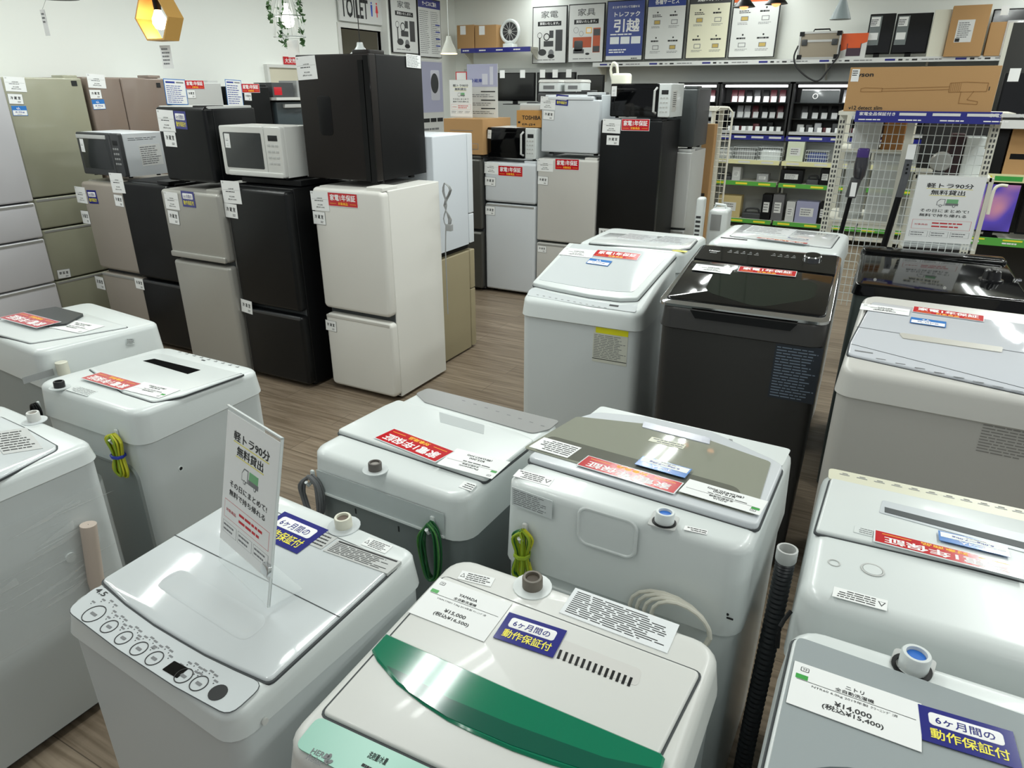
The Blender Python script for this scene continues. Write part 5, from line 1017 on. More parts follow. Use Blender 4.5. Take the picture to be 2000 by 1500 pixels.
# ---- lit glass showcases and gondola shelving on the far wall
ZR = [hit(1470, y, Y=YS).z for y in (160, 200, 231, 256, 268, 312, 354, 427)]
zTop, zA, zB, zC, zRail, zY, zG1, zG2 = ZR
TUBE = mat('lit_tube', (255, 255, 255), .4, emit=5)
bays = [(hit(1322, 200, Y=YS).x, hit(1402, 200, Y=YS).x), (hit(1404, 200, Y=YS).x, hit(1542, 200, Y=YS).x), (hit(1545, 200, Y=YS).x, hit(1545, 200, Y=YS).x+.93)]
bays.append((bays[-1][1]+.01, bays[-1][1]+.93)); bays.append((bays[-1][1]+.01, bays[-1][1]+.93))
BL_ = mat('black_showcase_back', (26, 27, 28), .5); CLEAR = mat('showcase_glass', (240, 245, 245), .02, alpha=.08, coat=.3)
spots = ['at the left end, half hidden by the grey fridges', 'full of tagged smartphones', 'behind the hanging vacuum rack', 'behind the brown long carton', 'at the far right']
RAILG = mat('rail_green', (88, 168, 70), .4); RAILY = mat('rail_yellow_cream', (222, 220, 170), .4)
for i, (xa_, xb_) in enumerate(bays):
    W = xb_-xa_; t = T('glass_showcase', 'black lit glass showcase '+spots[i], 'showcase', ((xa_+xb_)/2, 0, 0))
    b = MB(); b.box(-W/2, W/2, 9.48, 9.5, zRail, zTop, BL_); b.box(-W/2, -W/2+.02, YS, 9.48, zRail, zTop, BL_); b.box(W/2-.02, W/2, YS, 9.48, zRail, zTop, BL_); b.box(-W/2, W/2, YS, 9.48, zTop-.02, zTop, BL_); b.build('case', t.o)
    for z in (zA, zB): MB().box(-W/2+.02, W/2-.02, YS+.08, 9.48, z-.008, z, mat('dark_glass_shelf', (40, 44, 44), .1)).build('shelf', t.o)
    MB().box(-W/2+.02, W/2-.02, YS+.01, 9.48, zC-.03, zC, LGREY).build('tray', t.o); MB().tube([(-W/2+.05, YS+.05, zTop-.045), (W/2-.05, YS+.05, zTop-.045)], .014, TUBE, 8).build('lamp_tube', t.o)
    b = MB(flatY(YS)); b.box(-W/2, W/2, zRail-.03, zRail+.025, 0, .01, NAVY)
    for k in range(4): b.line(-W/2+.03+k*W/4, -W/2+.17+k*W/4, zRail-.01, .022, POSTW, .011)
    b.build('price_rail', t.o)
    L = bpy.data.lights.new('case_light', 'AREA'); L.shape = 'RECTANGLE'; L.size = W*.9; L.size_y = .03; L.energy = 2.2; lo = bpy.data.objects.new('case_light', L); sc.collection.objects.link(lo); lo.parent = t.o; lo.location = (0, YS+.06, zTop-.07)
    g = T('gondola_shelf', 'cream gondola shelving under the showcase '+spots[i], 'shelving', ((xa_+xb_)/2, 0, 0))
    MB().box(-W/2, W/2, 9.49, 9.51, 0, zRail-.06, BACKP).build('back_panel', g.o)
    for sx in (-W/2+.015, W/2-.015): MB().box(sx-.012, sx+.012, 9.44, 9.49, 0, zRail-.06, SHELFW).build('post', g.o)
    for z, m in ((zY, RAILY), (zG1, RAILG), (zG2, RAILG), (.12, SHELFW)):
        s_ = MB().box(-W/2+.005, W/2-.005, YS-.08, 9.49, z-.03, z, SHELFW).build('shelf', g.o)
        b = MB(flatY(YS-.08)); b.box(-W/2+.005, W/2-.005, z-.045, z+.005, 0, .006, m)
        for k in range(3): b.line(-W/2+.06+k*W/3, -W/2+.2+k*W/3, z-.032, .022, YEL if m == RAILG else POSTW, .007)
        b.build('price_rail', s_)
TAGM = mat('white_tag', (232, 234, 234), .5); PH = [BLACK, DGREY, WHITE, mat('maroon_phone', (90, 36, 44), .3), mat('silver_phone', (170, 172, 176), .3)]
rnd = random.Random(11)
PM = {}
def phone(i, x, y, z, m, tagh, where):
    k = (m.name, tagh)
    if k not in PM:
        b = MB(Matrix.Rotation(R(-12), 4, 'X')); b.plate(-.035, .035, -.005, .005, 0, .14, .004, .003, m); PM[k] = (b.mesh('phone_body'), MB(Matrix.Rotation(R(-12), 4, 'X')).box(-.02, .042, -.012, -.009, .0, tagh, TAGM).mesh('phone_tag'))
    o = bpy.data.objects.new('smartphone', None); sc.collection.objects.link(o); o.location = (x, y, z); tag(o, where, 'smartphone', where)
    for nm, me in (('body', PM[k][0]), ('price_tag', PM[k][1])): c_ = bpy.data.objects.new(nm, me); sc.collection.objects.link(c_); c_.parent = o
# rows: the devices of one row of one case look alike in the photo
rown = {0: 'tagged smartphone on the upper glass shelf of the ', 1: 'tagged smartphone on the lower glass shelf of the ', 2: 'small tagged device on the bottom tray of the '}
cases = ['showcase at the left end', 'middle lit showcase', 'lit showcase behind the vacuum rack']
for bi in (0, 1, 2):
    xa_, xb_ = bays[bi]
    for row, z in ((0, zA), (1, zB), (2, zC)):
        n = 4 if bi == 0 else 7 if row < 2 else 8
        if bi == 2 and row == 0: n = 3
        for k in range(n):
            if bi == 2 and row < 2 and k > 6: continue
            x = xa_+.08+(xb_-xa_-.16)*(k+.5)/n+(.0 if bi < 2 else .1*(row == 0))
            if row < 2: phone(k, x+rnd.uniform(-.01, .01), YS+.22, z, PH[rnd.choice((0, 1, 0, 0, 3, 4))], .065, rown[row]+cases[bi])
            else:
                h_ = rnd.choice((.05, .08, .1)); t = T('small_device', rown[row]+cases[bi], 'device', (x, YS+.18, zC), 0, 'small devices in the '+cases[bi]); MB().plate(-.04, .035, -.04, .04, 0, h_, .012, .008, rnd.choice(PH+[WHITE, LGREY])).build('body', t.o); MB().box(.0, .05, -.07, -.067, 0, .05, TAGM).build('price_tag', t.o)
xa_, xb_ = bays[2]; t = T('boxed_watch_set', 'clear plastic case with a round watch in the lit showcase behind the vacuum rack', 'packet', (xa_+.28, YS+.15, zA)); MB().plate(-.2, .22, -.02, .02, 0, .15, .01, .005, mat('dark_clear_case', (70, 74, 74), .1, coat=.5)).build('case', t.o); b = MB(FRONT(-.02)); b.ring(-.04, .07, .03, .008, 0, .003, LGREY); b.build('watch', t.o)
# baskets, tools and boxes on the gondola shelves
def item(label, x0, y0, x1, y1, z, Y, m, kind='box', cat='boxed item', name='boxed_item', grp=None):
    xa_, xb_ = hit(x0, (y0+y1)/2, Y=Y).x, hit(x1, (y0+y1)/2, Y=Y).x; H = max(.02, hit((x0+x1)/2, y0, Y=Y).z-z); W = xb_-xa_; t = T(name, label, cat, ((xa_+xb_)/2, Y+.08, z), 0, grp)
    if kind == 'box': MB().plate(-W/2, W/2, -.08, .1, 0, H, .004, .003, m).build('box', t.o); b = MB(FRONT(-.08)); b.box(-W*.3, W*.3, H*.3, H*.7, 0, .001, POSTW if m not in (WHITE, PAPER) else GREYP); b.bars(-W*.26, W*.26, H*.34, H*.66, 3, INKG, .0015); b.build('label', t.o)
    elif kind == 'tool': MB().plate(-W/2, W/2, -.07, .07, 0, H*.55, .02, .01, m).build('body', t.o); MB().tube(smooth([(-W*.35, 0, H*.5), (-W*.3, 0, H*.9), (W*.25, 0, H*.95), (W*.35, 0, H*.5)]), .012, m, 7).build('handle', t.o)
    elif kind == 'basket':
        b = MB(); n = 10
        for q in (0, H*.33, H*.66, H): b.tube([(-W/2, -.08, q), (W/2, -.08, q), (W/2, .1, q), (-W/2, .1, q)], .003, WHITE, 5, closed=True)
        for k in range(n+1): b.tube([(-W/2+W*k/n, -.08, 0), (-W/2+W*k/n, -.08, H)], .002, WHITE, 4)
        b.build('wire_basket', t.o); MB().plate(-W*.42, W*.42, -.06, .08, .004, H*.8, .03, .03, m).build('contents', t.o, 'mixed small goods')
    return t
zb_ = zY+.002
for i, (a, e, m, lab) in enumerate(((1395, 1430, LGREY, 'white wire basket of pale goods at the left end of the gondola'), (1432, 1478, GREYP, 'white wire basket of grey adapters under the middle showcase'), (1481, 1528, WHITE, 'white wire basket of white cables under the middle showcase'))): item(lab, a, 288, e, 311, zb_, YS-.02, m, 'basket', 'wire basket', 'wire_basket')
item('upright packet with a green label between the wire baskets', 1537, 277, 1570, 311, zb_, YS-.02, mat('pale_green_packet', (200, 208, 184), .4), cat='packet')
item('white wire basket of blue and grey goods behind the rack', 1573, 295, 1618, 313, zb_, YS-.02, mat('blue_goods', (70, 84, 140), .5), 'basket', 'wire basket', 'wire_basket')
for a, e, y, m, kd, lab in ((1402, 1428, 338, DGREY, 'tool', 'dark power tool on the upper green-railed shelf, at its left end'), (1430, 1446, 326, LGREY, 'box', 'slim grey boxed item on the upper green-railed shelf'), (1478, 1500, 340, GREYP, 'box', 'small clear-topped box on the upper green-railed shelf'), (1524, 1568, 332, BLACK, 'box', 'black audio player with small buttons on the upper green-railed shelf'), (1575, 1600, 344, DGREY, 'tool', 'low dark tool on the upper green-railed shelf near the rack'), (1602, 1622, 330, BLACK, 'box', 'black speaker on the upper green-railed shelf beside the rack post')): item(lab, a, y, e, 352, zG1+.002, YS-.02, m, kd, 'tool' if kd == 'tool' else 'boxed item', 'power_tool' if kd == 'tool' else 'boxed_item')
for a, e, y, m, kd, lab in ((1402, 1446, 382, mat('plywood_box', (190, 172, 120), .6), 'box', 'pale wooden box on the lower green-railed shelf'), (1448, 1486, 408, DGREY, 'tool', 'low dark appliance on the lower green-railed shelf'), (1487, 1506, 380, BLACK, 'box', 'black speaker box on the lower green-railed shelf'), (1508, 1530, 380, mat('grey_tower', (98, 98, 100), .4), 'box', 'grey upright device on the lower green-railed shelf'), (1535, 1552, 394, LGREY, 'box', 'small pale box on the lower green-railed shelf'), (1554, 1598, 394, mat('violet_box', (150, 152, 180), .4), 'box', 'white and violet camera box on the lower green-railed shelf'), (1600, 1612, 396, BLACK, 'box', 'small black box beside the rack post on the lower shelf')): item(lab, a, y, e, 425, zG2+.002, YS-.02, m, kd, 'tool' if kd == 'tool' else 'boxed item', 'power_tool' if kd == 'tool' else 'boxed_item')
# corner shelf with boxes and fan
zc = hit(965, 93, Y=YS).z; xa_, xb_ = hit(897, 95, Y=YS).x, hit(1036, 95, Y=YS).x; t = T('wall_shelf', 'short corner shelf with a blue rail carrying two cartons and a white fan', 'shelf', ((xa_+xb_)/2, 0, 0)); W = xb_-xa_
MB().box(-W/2, W/2, YS, 9.52, zc-.03, zc, SHELFW).build('board', t.o); b = MB(flatY(YS)); b.box(-W/2+.03, W/2, zc-.06, zc, 0, .008, NAVY)
for k in range(4): b.bars(-W/2+.06+k*W*.24, -W/2+.2+k*W*.24, zc-.045, zc-.02, 1, WINK, .009, .6)
b.build('printed_rail', t.o)
for x in (-W/2+.02, W/2-.03): b = MB(RIGHT(x)); b.prism([(YS+.02, zc-.03), (9.52, zc-.03), (9.52, zc-.2)], 0, .02, SHELFW); b.build('bracket', t.o)
def onshelf(x0, y0, x1, y1, Y=9.26): return hit(x0, (y0+y1)/2, Y=Y).x, hit(x1, (y0+y1)/2, Y=Y).x, hit((x0+x1)/2, y0, Y=Y).z
for a, e, lab in ((894, 927, 'square brown carton at the left end of the corner shelf'), (929, 971, 'brown carton with a wrapped corner beside the white fan on the corner shelf')):
    x0, x1, z1 = onshelf(a, 49, e, 90); c = cbox(lab, x0, x1, 9.24, 9.48, zc, z1); b = c.F.mb(); b.box(-c.W2*.3, -c.W2*.3+.09, c.H-.12, c.H-.01, 0, .001, PAPER); b.build('price_card', c.o)
x0, x1, z1 = onshelf(974, 40, 1009, 88); t = T('table_fan', 'white round fan heater on the corner shelf', 'fan', ((x0+x1)/2, 9.33, zc)); r_ = (x1-x0)/2
b = MB(FRONT(0)); b.tube([(r_*.98*math.cos(R(q)), .06+r_+r_*.98*math.sin(R(q)), 0) for q in range(0, 360, 15)], .022, WHITE, 8, closed=True); b.build('ring', t.o); b = MB(FRONT(0)); b.disc(0, .06+r_, r_*.85, -.04, .0, DGREY, 28); b.disc(0, .06+r_, r_*.2, 0, .01, LGREY, 16)
for k in range(12): b.tube([(0, .06+r_, .012), (r_*.9*math.cos(R(30*k)), .06+r_+r_*.9*math.sin(R(30*k)), .008)], .003, LGREY, 4)
b.build('grille', t.o); MB().plate(-r_*.6, r_*.6, -.07, .07, 0, .05, .02, .01, WHITE).build('base', t.o); b = MB(); b.tube([(0, .0, .03), (0, .02, .08)], .03, WHITE, 10); b.build('neck', t.o)

# things on the long wall shelf
x0, x1, z1 = onshelf(1561, 62, 1642, 114); t = T('aluminium_case', 'taupe aluminium-edged flight case with a shoulder strap on the wall shelf', 'case', ((x0+x1)/2, 9.275, zs)); W, H = x1-x0, z1-zs
MB().plate(-W/2, W/2, -.08, .08, 0, H, .01, .008, mat('taupe_case', (146, 136, 118), .5)).build('shell', t.o)
b = MB(FRONT(-.08)); 
for r_ in ((-W/2, W/2, 0, .02), (-W/2, W/2, H-.02, H), (-W/2, -W/2+.02, 0, H), (W/2-.02, W/2, 0, H), (-W*.3, W*.3, H*.62, H*.7)): b.box(*r_, 0, .006, SILVER)
b.build('metal_edges', t.o)
for sx in (-1, 1):
    MB(FRONT(-.08)).plate(sx*W*.36-.03, sx*W*.36+.03, H*.5, H*.72, .002, .014, .006, .003, DGREY).build('latch', t.o)
    for sz in (0, 1): MB(FRONT(-.08)).box(sx*(W/2-.025)-.025, sx*(W/2-.025)+.025, sz*(H-.045), sz*(H-.045)+.045, .0, .01, BLACK).build('corner_guard', t.o)
MB(FRONT(-.08)).tube([(-W*.2, H+.002, -.08), (-W*.18, H+.025, -.08), (W*.18, H+.025, -.08), (W*.2, H+.002, -.08)], .008, BLACK, 8).build('handle', t.o)
MB(FRONT(-.08)).tube(smooth([(-W*.5, H*.5, 0), (-W*.56, H*.1, .02), (-W*.45, -H*.3, .03), (-W*.1, -H*.72, .03), (W*.15, -H*.78, .03), (W*.35, -H*.3, .03), (W*.5, H*.1, .02), (W*.5, H*.5, .0)], 6), .009, mat('strap_black', (36, 36, 38), .7), 6).build('shoulder_strap', t.o)
x0, x1, z1 = onshelf(1642, 65, 1693, 110); t = T('boxed_item', 'orange and white box with a dark product picture on the wall shelf', 'boxed item', ((x0+x1)/2, 9.34, zs)); W, H = x1-x0, z1-zs
MB().plate(-W/2, W/2, -.08, .1, 0, H, .003, .002, POSTW).build('box', t.o); b = MB(FRONT(-.08)); OB = mat('box_orange', (226, 92, 34), .4); b.prism([(-W/2, H*.3), (-W/2, H), (W/2, H), (W/2, H*.65)], 0, .001, OB); b.box(-W*.25, W*.3, H*.1, H*.6, .001, .002, mat('box_dark', (64, 44, 60), .4)); b.box(-W*.22, W*.27, H*.42, H*.65, .002, .003, OB); b.build('print', t.o)
for a, e, y0_, cs, lab in ((1694, 1744, 27, (-.3,), 'black wrapped television on the wall shelf beside the orange box'), (1746, 1816, 26, (-.35,), 'black television next to the cream panel on the wall shelf')):
    x0, x1, z1 = onshelf(a, y0_, e, 105, 9.3); tt_ = tv(lab, x0, x1, zs, z1, 9.3); W = x1-x0; H = z1-zs
    b = MB(FRONT(0)); b.box(-W*.45, -W*.45+.11, H*.3, H-.02, .0015, .003, mat('film_strip', (120, 128, 128), .2)); 
    b.box(-W*.43, -W*.43+.09, H*.72, H-.03, .003, .004, PAPER); b.box(-W*.43, -W*.43+.09, H*.42, H*.58, .003, .004, PAPER); b.bars(-W*.42, -W*.42+.07, H*.74, H-.05, 4, INK, .0045); b.build('price_card', tt_.o)
x0, x1, z1 = onshelf(1817, 18, 1850, 120, 9.15); t = T('cream_panel', 'cream metal divider panel standing on the wall shelf', 'panel', ((x0+x1)/2, 9.25, zs)); MB().plate(-(x1-x0)/2, (x1-x0)/2, -.04, .04, 0, z1-zs, .01, .006, CREAM).build('panel', t.o)
x0, x1, z1 = onshelf(1852, 10, 1926, 118, 9.15); c = cbox('tall brown carton with a white document label on the wall shelf', x0, x1, 9.16, 9.3, zs, z1); b = c.F.mb(); W, H = c.W2, c.H; b.box(-W*.3, W*.15, H*.28, H*.72, 0, .001, POSTW); b.bars(-W*.26, W*.1, H*.36, H*.68, 8, INKG, .0015); b.box(-W*.28, -W*.16, H*.29, H*.36, .001, .0015, INK); b.build('document_label', c.o)
x0, x1, z1 = onshelf(1928, 42, 1990, 118, 9.15); c = cbox('brown carton in a clear plastic bag on the wall shelf', x0, x1, 9.18, 9.34, zs, z1, flap=False); MB().plate(-.0, c.W2/2+.01, -.09, .085, 0, c.H+.01, .01, .01, mat('clear_bag', (226, 230, 232), .15, alpha=.6, coat=.6, bump=.8, bscale=20)).build('plastic_bag', c.o)
x0, x1, z1 = onshelf(1930, 16, 2040, 118, 9.46); tv('black television behind the bagged carton at the right end of the wall shelf', x0, x1, zs, z1, 9.46, (-.3,))

# ---- near rack with the long carton
YR = 4.75
xl, xr = hit(1646, 235, Y=YR).x, hit(1947, 240, Y=YR).x; zsh = hit(1800, 219, Y=YR-.12).z
rk = T('display_rack', 'cream perforated rack with wire grids and a blue price rail behind the black washing machine', 'rack', ((xl+xr)/2, YR, 0)); W = xr-xl
for sx in (-1, 1):
    b = MB(); b.box(sx*W/2-.02, sx*W/2+.02, -.015, .015, 0, zsh-.02, SHELFW)
    for k in range(38): z = .5+.028*k; b.box(sx*W/2-.012, sx*W/2-.004, -.017, -.014, z, z+.016, DGREY) if z < zsh-.05 else None; b.box(sx*W/2+.004, sx*W/2+.012, -.017, -.014, z, z+.016, DGREY) if z < zsh-.05 else None
    b.build('post', rk.o)
b = MB(); xm_ = -W/2+W*.47; b.box(xm_-.02, xm_+.02, -.01, .015, 0, zsh-.02, SHELFW); b.build('post', rk.o)
MB().box(-W/2-.02, W/2+.06, -.14, .25, zsh-.02, zsh, SHELFW).build('shelf', rk.o)
b = MB(FRONT(-.14)); b.box(-W/2+.07, W/2+.0, zsh-.055, zsh+.005, 0, .008, NAVY)
for k in range(2): b.text('家電全品保証付き', -W/2+.09+k*.62, zsh-.02, .18, WINK, .009, .018, .02)
for k in range(4): b.line(-W/2+.29+.16*k, -W/2+.42+.16*k, zsh-.018, .014, POSTW, .0092); b.bars(-W/2+.09+.2*k, -W/2+.24+.2*k, zsh-.048, zsh-.035, 1, WINK, .009)
b.build('price_rail', rk.o)
b = MB(RIGHT(W/2)); b.prism([(-.12, zsh-.02), (.2, zsh-.02), (.2, zsh-.2)], -.01, .01, SHELFW); b.build('bracket', rk.o)
b = MB(); 
for i in range(1, 10): b.tube([(-W/2+.02+(xm_+W/2-.04)*i/10, 0, .45), (-W/2+.02+(xm_+W/2-.04)*i/10, 0, zsh-.03)], .0022, WHITE, 4)
for i in range(22): b.tube([(-W/2, 0, .48+.05*i), (xm_, 0, .48+.05*i)], .0022, WHITE, 4)
b.build('wire_grid', rk.o)
b = MB()
for i in range(1, 10): b.tube([(xm_+.02+(W/2-xm_-.04)*i/10, 0, .45), (xm_+.02+(W/2-xm_-.04)*i/10, 0, zsh-.03)], .0022, WHITE, 4)
for i in range(22): b.tube([(xm_, 0, .48+.05*i), (W/2, 0, .48+.05*i)], .0022, WHITE, 4)
b.build('wire_grid', rk.o)
x0, x1 = hit(1655, 170, Y=YR-.14).x, hit(1948, 170, Y=YR-.14).x; z1 = hit(1800, 130, Y=YR-.14).z
c = cbox('long brown vacuum cleaner carton lying on the blue-railed rack', x0, x1, YR-.14, YR+.06, zsh+.001, z1, flap=False); W, H = c.W2, c.H; b = c.F.mb(); LK = mat('carton_ink', (74, 52, 30), .7)
b.text('dyson', -W*.47, H*.76, W*.14, INK, .001, H*.13, .03); b.text('v12 detect slim', -W*.465, H*.04, W*.24, INK, .001, H*.085, .02)
LN = mat('carton_line', (150, 110, 64), .7)
def outline(P, w_=.0016): 
    for i in range(len(P)-1):
        p, q = Vector(P[i]), Vector(P[i+1]); d = (q-p).normalized(); n = Vector((-d.y, d.x))*w_; b.prism([tuple(p+n), tuple(p-n), tuple(q-n), tuple(q+n)], .0002, .001, LN)
outline([(-W*.25, H*.52), (W*.2, H*.56)]); outline([(-W*.25, H*.46), (W*.2, H*.5)]); outline([(-W*.4, H*.45), (-W*.4, H*.52), (-W*.37, H*.54), (-W*.25, H*.53), (-W*.25, H*.45), (-W*.4, H*.45)])
outline([(W*.2, H*.44), (W*.2, H*.64), (W*.3, H*.66), (W*.44, H*.64), (W*.44, H*.46), (W*.2, H*.44)]); outline([(W*.28, H*.45), (W*.28, H*.2), (W*.4, H*.18), (W*.4, H*.24), (W*.33, H*.28), (W*.36, H*.46)])
for k in range(6): outline([(W*(.21+.012*k), H*.45), (W*(.21+.012*k), H*.64)], .0008)
b.box(W*.45, W*.455, H*.48, H*.56, 0, .001, INK); b.build('print', c.o); b = c.F.mb(); b.box(-W*.485, -W*.43, H*.68, H*.96, 0, .0015, PAPER); b.bars(-W*.48, -W*.435, H*.8, H*.94, 3, INK, .002); b.build('price_card', c.o)
# vacuums hanging on the rack
def rk_hit(px, py, dy=-.06): return hit(px, py, Y=YR+dy)
p = rk_hit(1686, 300); t = T('stick_vacuum', 'purple-topped stick vacuum hanging on the left wire grid', 'vacuum cleaner', p, 0); PU = mat('purple_plastic', (62, 44, 110), .3)
MB().plate(-.032, .032, -.03, .03, -.02, .03, .014, .01, PU).build('filter_cap', t.o); MB().lathe([(.02, -.15), (.034, -.12), (.038, -.06), (.034, -.02)], mat('smoky_bin', (50, 50, 56), .15, coat=.5), (0, 0, 0), 18).build('dust_bin', t.o)
b = MB(); b.tube([(-.01, 0, -.14), (-.02, 0, -.2), (-.025, 0, -.25)], .03, DGREY, 14); b.build('motor_body', t.o); b = MB(); b.tube([(-.025, 0, -.25), (-.05, .0, -.6), (-.06, 0, -.95)], .013, BLACK, 12); b.build('wand', t.o)
MB(FRONT(-.04)).box(-.03, .0, -.24, -.16, 0, .002, PAPER).build('price_tag', t.o); b = MB(); b.tube([(0, .03, 0), (0, .06, .0)], .005, SHELFW, 6); b.build('hook', t.o)
p = rk_hit(1778, 300); t = T('stick_vacuum', 'slim grey and black stick vacuum hanging between the wire grids', 'vacuum cleaner', p, 0)
b = MB(); b.loft([[(x_-.0, y_, 0) for x_, y_ in rr(-.018, .018, -.015, .015, .008)], [(x_, y_, -.12) for x_, y_ in rr(-.022, .02, -.018, .015, .01)], [(x_-.01, y_, -.24) for x_, y_ in rr(-.02, .02, -.016, .015, .01)]], mat('gunmetal', (96, 98, 102), .3, metal=.4)); b.build('handle_body', t.o)
b = MB(FRONT(-.019)); 
for k in range(3): b.disc(0, -.06-.022*k, .006, 0, .003, BLACK, 12)
b.build('buttons', t.o); b = MB(); b.tube([(-.012, 0, -.24), (-.04, 0, -.6), (-.05, 0, -.9)], .018, BLACK, 12); b.build('wand', t.o); MB(FRONT(-.02)).box(-.02, .022, -.03, .05, 0, .002, PAPER).build('price_tag', t.o); b = MB(); b.tube([(0, .01, -.02), (0, .06, -.02)], .005, SHELFW, 6); b.build('hook', t.o)
FROST = mat('frosted_container', (200, 204, 202), .3, alpha=.65, bump=.3, bscale=20)
def hung(label, x0, y0, x1, y1, Y, d, m, name, cat, floor=False, r=.01):
    a, e = hit(x0, (y0+y1)/2, Y=Y).x, hit(x1, (y0+y1)/2, Y=Y).x; z0, z1 = hit((x0+x1)/2, y1, Y=Y).z, hit((x0+x1)/2, y0, Y=Y).z
    if floor: z0 = floor
    t = T(name, label, cat, ((a+e)/2, Y+d/2, z0)); MB().plate(-(e-a)/2, (e-a)/2, -d/2, d/2, 0, z1-z0, r, .006, m).build('body', t.o); t.ww, t.hh = e-a, z1-z0; return t
# rack-side shelf behind the grids
xs0, xs1 = hit(1640, 300, Y=5.2).x, hit(1775, 300, Y=5.2).x; zq = hit(1700, 292, Y=5.0).z; zq0 = hit(1700, 432, Y=5.0).z
rs = T('shelving_unit', 'cream shelving unit behind the left wire grid', 'shelving', ((xs0+xs1)/2, 5.25, 0)); W = xs1-xs0
for z in (zq0, zq): MB().box(-W/2, W/2, -.25, .25, z-.02, z, SHELFW).build('shelf', rs.o)
for sx in (-1, 1): MB().box(sx*W/2-.015, sx*W/2+.015, .22, .25, 0, zsh, SHELFW).build('post', rs.o); MB().box(sx*W/2-.015, sx*W/2+.015, -.25, -.22, 0, zq, SHELFW).build('leg', rs.o)
t = hung('frosted clear storage container behind the left wire grid', 1697, 302, 1752, 430, 5.02, .3, FROST, 'storage_container', 'container', zq0, .02); MB().plate(-t.ww/2-.005, t.ww/2+.005, -.155, .155, t.hh, t.hh+.012, .02, .005, LGREY).build('lid', t.o)
t = hung('crumpled clear bag beside the frosted container', 1644, 318, 1690, 430, 5.04, .2, FROST, 'plastic_bag', 'bag', zq0, .05)
t = hung('pale grey box on the shelf behind the left wire grid', 1666, 232, 1721, 290, 5.02, .2, LGREY, 'boxed_item', 'boxed item', zq)
t = hung('orange-brown box on the shelf behind the left wire grid', 1724, 232, 1768, 290, 5.04, .2, mat('orange_brown_box', (170, 118, 66), .7), 'boxed_item', 'boxed item', zq)
# appliances behind the right wire grid
xs0, xs1 = hit(1790, 330, Y=5.2).x, hit(1935, 330, Y=5.2).x; zq = hit(1860, 345, Y=5.0).z
rs = T('shelving_unit', 'dark-backed shelving unit behind the right wire grid', 'shelving', ((xs0+xs1)/2, 5.25, 0)); W = xs1-xs0
MB().box(-W/2, W/2, .23, .25, 0, zsh-.03, mat('near_black_panel', (30, 30, 31), .7)).build('back_panel', rs.o); MB().box(-W/2, W/2, -.25, .23, zq-.02, zq, SHELFW).build('shelf', rs.o)
for sx in (-1, 1): MB().box(sx*W/2-.012, sx*W/2+.012, -.25, -.22, 0, zq, SHELFW).build('leg', rs.o)
t = hung('white boxy appliance behind the right wire grid', 1880, 268, 1922, 345, 5.08, .18, WHITE, 'small_appliance', 'small appliance', zq)
t = T('hair_dryer', 'silver round-headed appliance behind the right wire grid', 'small appliance', (hit(1836, 325, Y=5.05).x, 5.08, zq)); b = MB(FRONT(0)); b.lathe([(.055, -.04), (.06, 0), (.05, .03), (.03, .035)], LGREY, (0, .075, 0), 24); b.build('head', t.o); MB().plate(-.03, .03, -.03, .03, 0, .03, .01, .006, DGREY).build('base', t.o)
t = hung('black and maroon cleaner head behind the right wire grid', 1850, 262, 1879, 345, 5.08, .18, mat('maroon_black', (50, 26, 30), .3), 'small_appliance', 'small appliance', zq)

# ---- right-hand shelving with televisions
Yq = 6.6; xg0 = hit(1893, 400, Y=Yq).x; xg1 = xg0+1.4
gs = T('gondola_shelf', 'shelving with televisions and a green rail at the right edge', 'shelving', ((xg0+xg1)/2, Yq, 0)); W = xg1-xg0
zl = [(hit(1950, 470, Y=Yq).z, RAILG), (hit(1955, 345, Y=Yq).z, RAILY), (hit(1975, 240, Y=Yq).z, POSTW)]
MB().box(-W/2, W/2, .45, .47, 0, zl[2][0]+.7, mat('dark_back_panel', (52, 52, 50), .7)).build('back_panel', gs.o)
for z, m in zl:
    s_ = MB().box(-W/2, W/2, 0, .45, z-.03, z, SHELFW).build('shelf', gs.o); b = MB(FRONT(0)); b.box(-W/2, W/2, z-.04, z+.02, 0, .008, m)
    if m is RAILG:
        for k in range(3): b.line(-W/2+.03+.25*k, -W/2+.16+.25*k, z+.0, .012, YEL, .009); b.bars(-W/2+.03+.25*k, -W/2+.16+.25*k, z-.03, z-.005, 1, WINK, .009)
    if m is RAILY: b.line(-W/2+.12, -W/2+.3, z-.03, .035, GRN, .009); b.line(-W/2+.04, -W/2+.1, z-.03, .035, YEL, .009)
    if m is POSTW:
        for k in range(3): b.bars(-W/2+.3+.12*k, -W/2+.4+.12*k, z-.025, z+.01, 2, INK, .009)
    b.build('price_rail', s_)
for x in (-W/2+.01, W/2-.01): MB().box(x-.015, x+.015, .42, .45, 0, zl[2][0]+.7, SHELFW).build('post', gs.o)
PIC = bpy.data.materials.new('tv_picture'); PIC.use_nodes = True; nt = PIC.node_tree; bb = nt.nodes['Principled BSDF']; n1 = nt.nodes.new('ShaderNodeTexVoronoi'); n1.inputs['Scale'].default_value = 5; n1.feature = 'SMOOTH_F1'; cr = nt.nodes.new('ShaderNodeValToRGB'); tc = nt.nodes.new('ShaderNodeTexCoord')
nt.links.new(tc.outputs['Object'], n1.inputs['Vector']); nt.links.new(n1.outputs['Color'], cr.inputs[0])
for i, (p_, c_) in enumerate(((0, (20, 16, 40)), (.35, (96, 80, 190)), (.55, (214, 150, 170)), (.75, (150, 130, 220)), (1, (226, 214, 226)))):
    e = cr.color_ramp.elements[i] if i < 2 else cr.color_ramp.elements.new(p_); e.position = p_; e.color = (lin(c_[0]), lin(c_[1]), lin(c_[2]), 1)
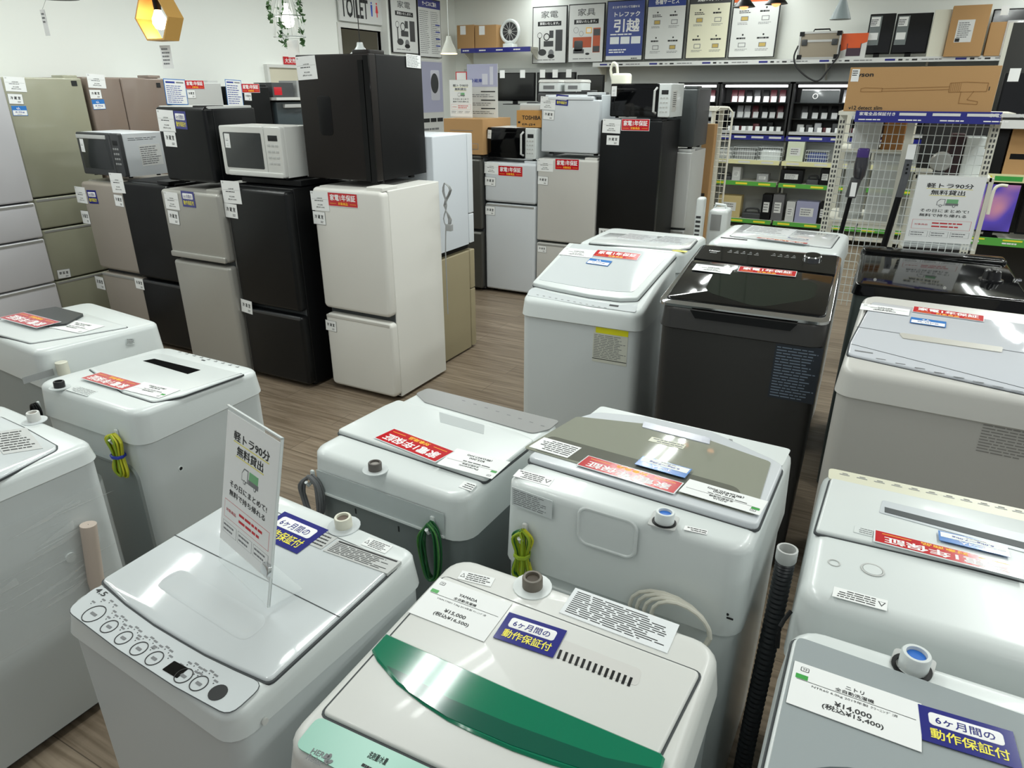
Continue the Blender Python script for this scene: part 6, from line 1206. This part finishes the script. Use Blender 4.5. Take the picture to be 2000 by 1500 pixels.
nt.links.new(cr.outputs[0], bb.inputs['Emission Color']); bb.inputs['Emission Strength'].default_value = .9; bb.inputs['Base Color'].default_value = (0, 0, 0, 1); bb.inputs['Roughness'].default_value = .2
x0, x1 = hit(1902, 400, Y=Yq+.1).x, hit(1988, 400, Y=Yq+.1).x; z1 = hit(1950, 357, Y=Yq+.1).z
tv('lit television with a pink and violet picture above the green rail', x0, x1, zl[0][0]+.002, z1, Yq+.1, screen=PIC)
x0 = hit(1990, 400, Y=Yq+.12).x; tv('dark television cut by the right edge above the green rail', x0+.02, x0+.55, zl[0][0]+.002, z1, Yq+.12)
x0, x1 = hit(1950, 200, Y=Yq+.1).x, hit(1952, 200, Y=Yq+.1).x+.7; tv('large black television above the white rail at the right edge', x0, x1, zl[2][0]+.002, hit(1980, 142, Y=Yq+.1).z, Yq+.12, (-.42,))
x0, x1 = hit(1934, 290, Y=Yq+.1).x, hit(1966, 290, Y=Yq+.1).x; t = T('speaker_box', 'black box beside the brown carton on the middle right shelf', 'speaker', ((x0+x1)/2, Yq+.2, zl[1][0]+.002)); MB().plate(-(x1-x0)/2, (x1-x0)/2, -.1, .1, 0, hit(1950, 250, Y=Yq+.1).z-zl[1][0], .01, .006, BLACK).build('body', t.o)
x0 = hit(1969, 290, Y=Yq+.1).x; c = cbox('brown carton on the middle shelf at the right edge', x0, x0+.45, Yq+.1, Yq+.4, zl[1][0]+.002, hit(1980, 252, Y=Yq+.1).z); b = c.F.mb(); b.box(-.2, -.05, .12, .16, 0, .001, BLACK); b.build('hand_hole', c.o)

# ---- shelf and boxes between the wall refrigerators and the black mini fridge
sf = wall_fridge('slate grey refrigerator with a pale handle bar by the left wall', 5.24, 5.98, 1.62, DGREY, mat('slate_teal_door', (66, 76, 80), .25, coat=.2), [(.05, .8), (.82, 1.61)], hinge=False)
b = sf.F.mb(); (u0, v0), (u1, v1) = sf.F.px(553, 211), sf.F.px(590, 199); b.plate(u0, u1, v0, v0+.035, 0, .03, .006, .004, LGREY); b.build('handle_bar', sf.o, 'pale handle bar')
o_ = MB().box(-5.98, -5.3, 5.2, 6.0, 1.625, 1.65, WHITE2).build('top_board'); tag(o_, 'white board lying on the slate grey refrigerator by the left wall', 'board')
t = T('boxed_item', 'grey patterned box on the white board by the left wall', 'boxed item', (-5.5, 5.72, 1.651), math.pi/2); MB().plate(-.15, .17, -.12, .12, 0, .15, .004, .003, GREYP).build('box', t.o); b = MB(FRONT(-.12)); b.box(-.1, .08, .02, .12, 0, .001, POSTW); b.bars(-.09, .07, .03, .11, 4, INKB, .0015); b.build('label', t.o)
t = T('boxed_item', 'black and red box on the white board by the left wall', 'boxed item', (-5.5, 5.38, 1.651), math.pi/2); MB().plate(-.14, .14, -.12, .12, 0, .13, .004, .003, DGREY).build('box', t.o); b = MB(FRONT(-.12)); b.box(-.12, -.02, .02, .09, 0, .001, RED); b.build('label', t.o)
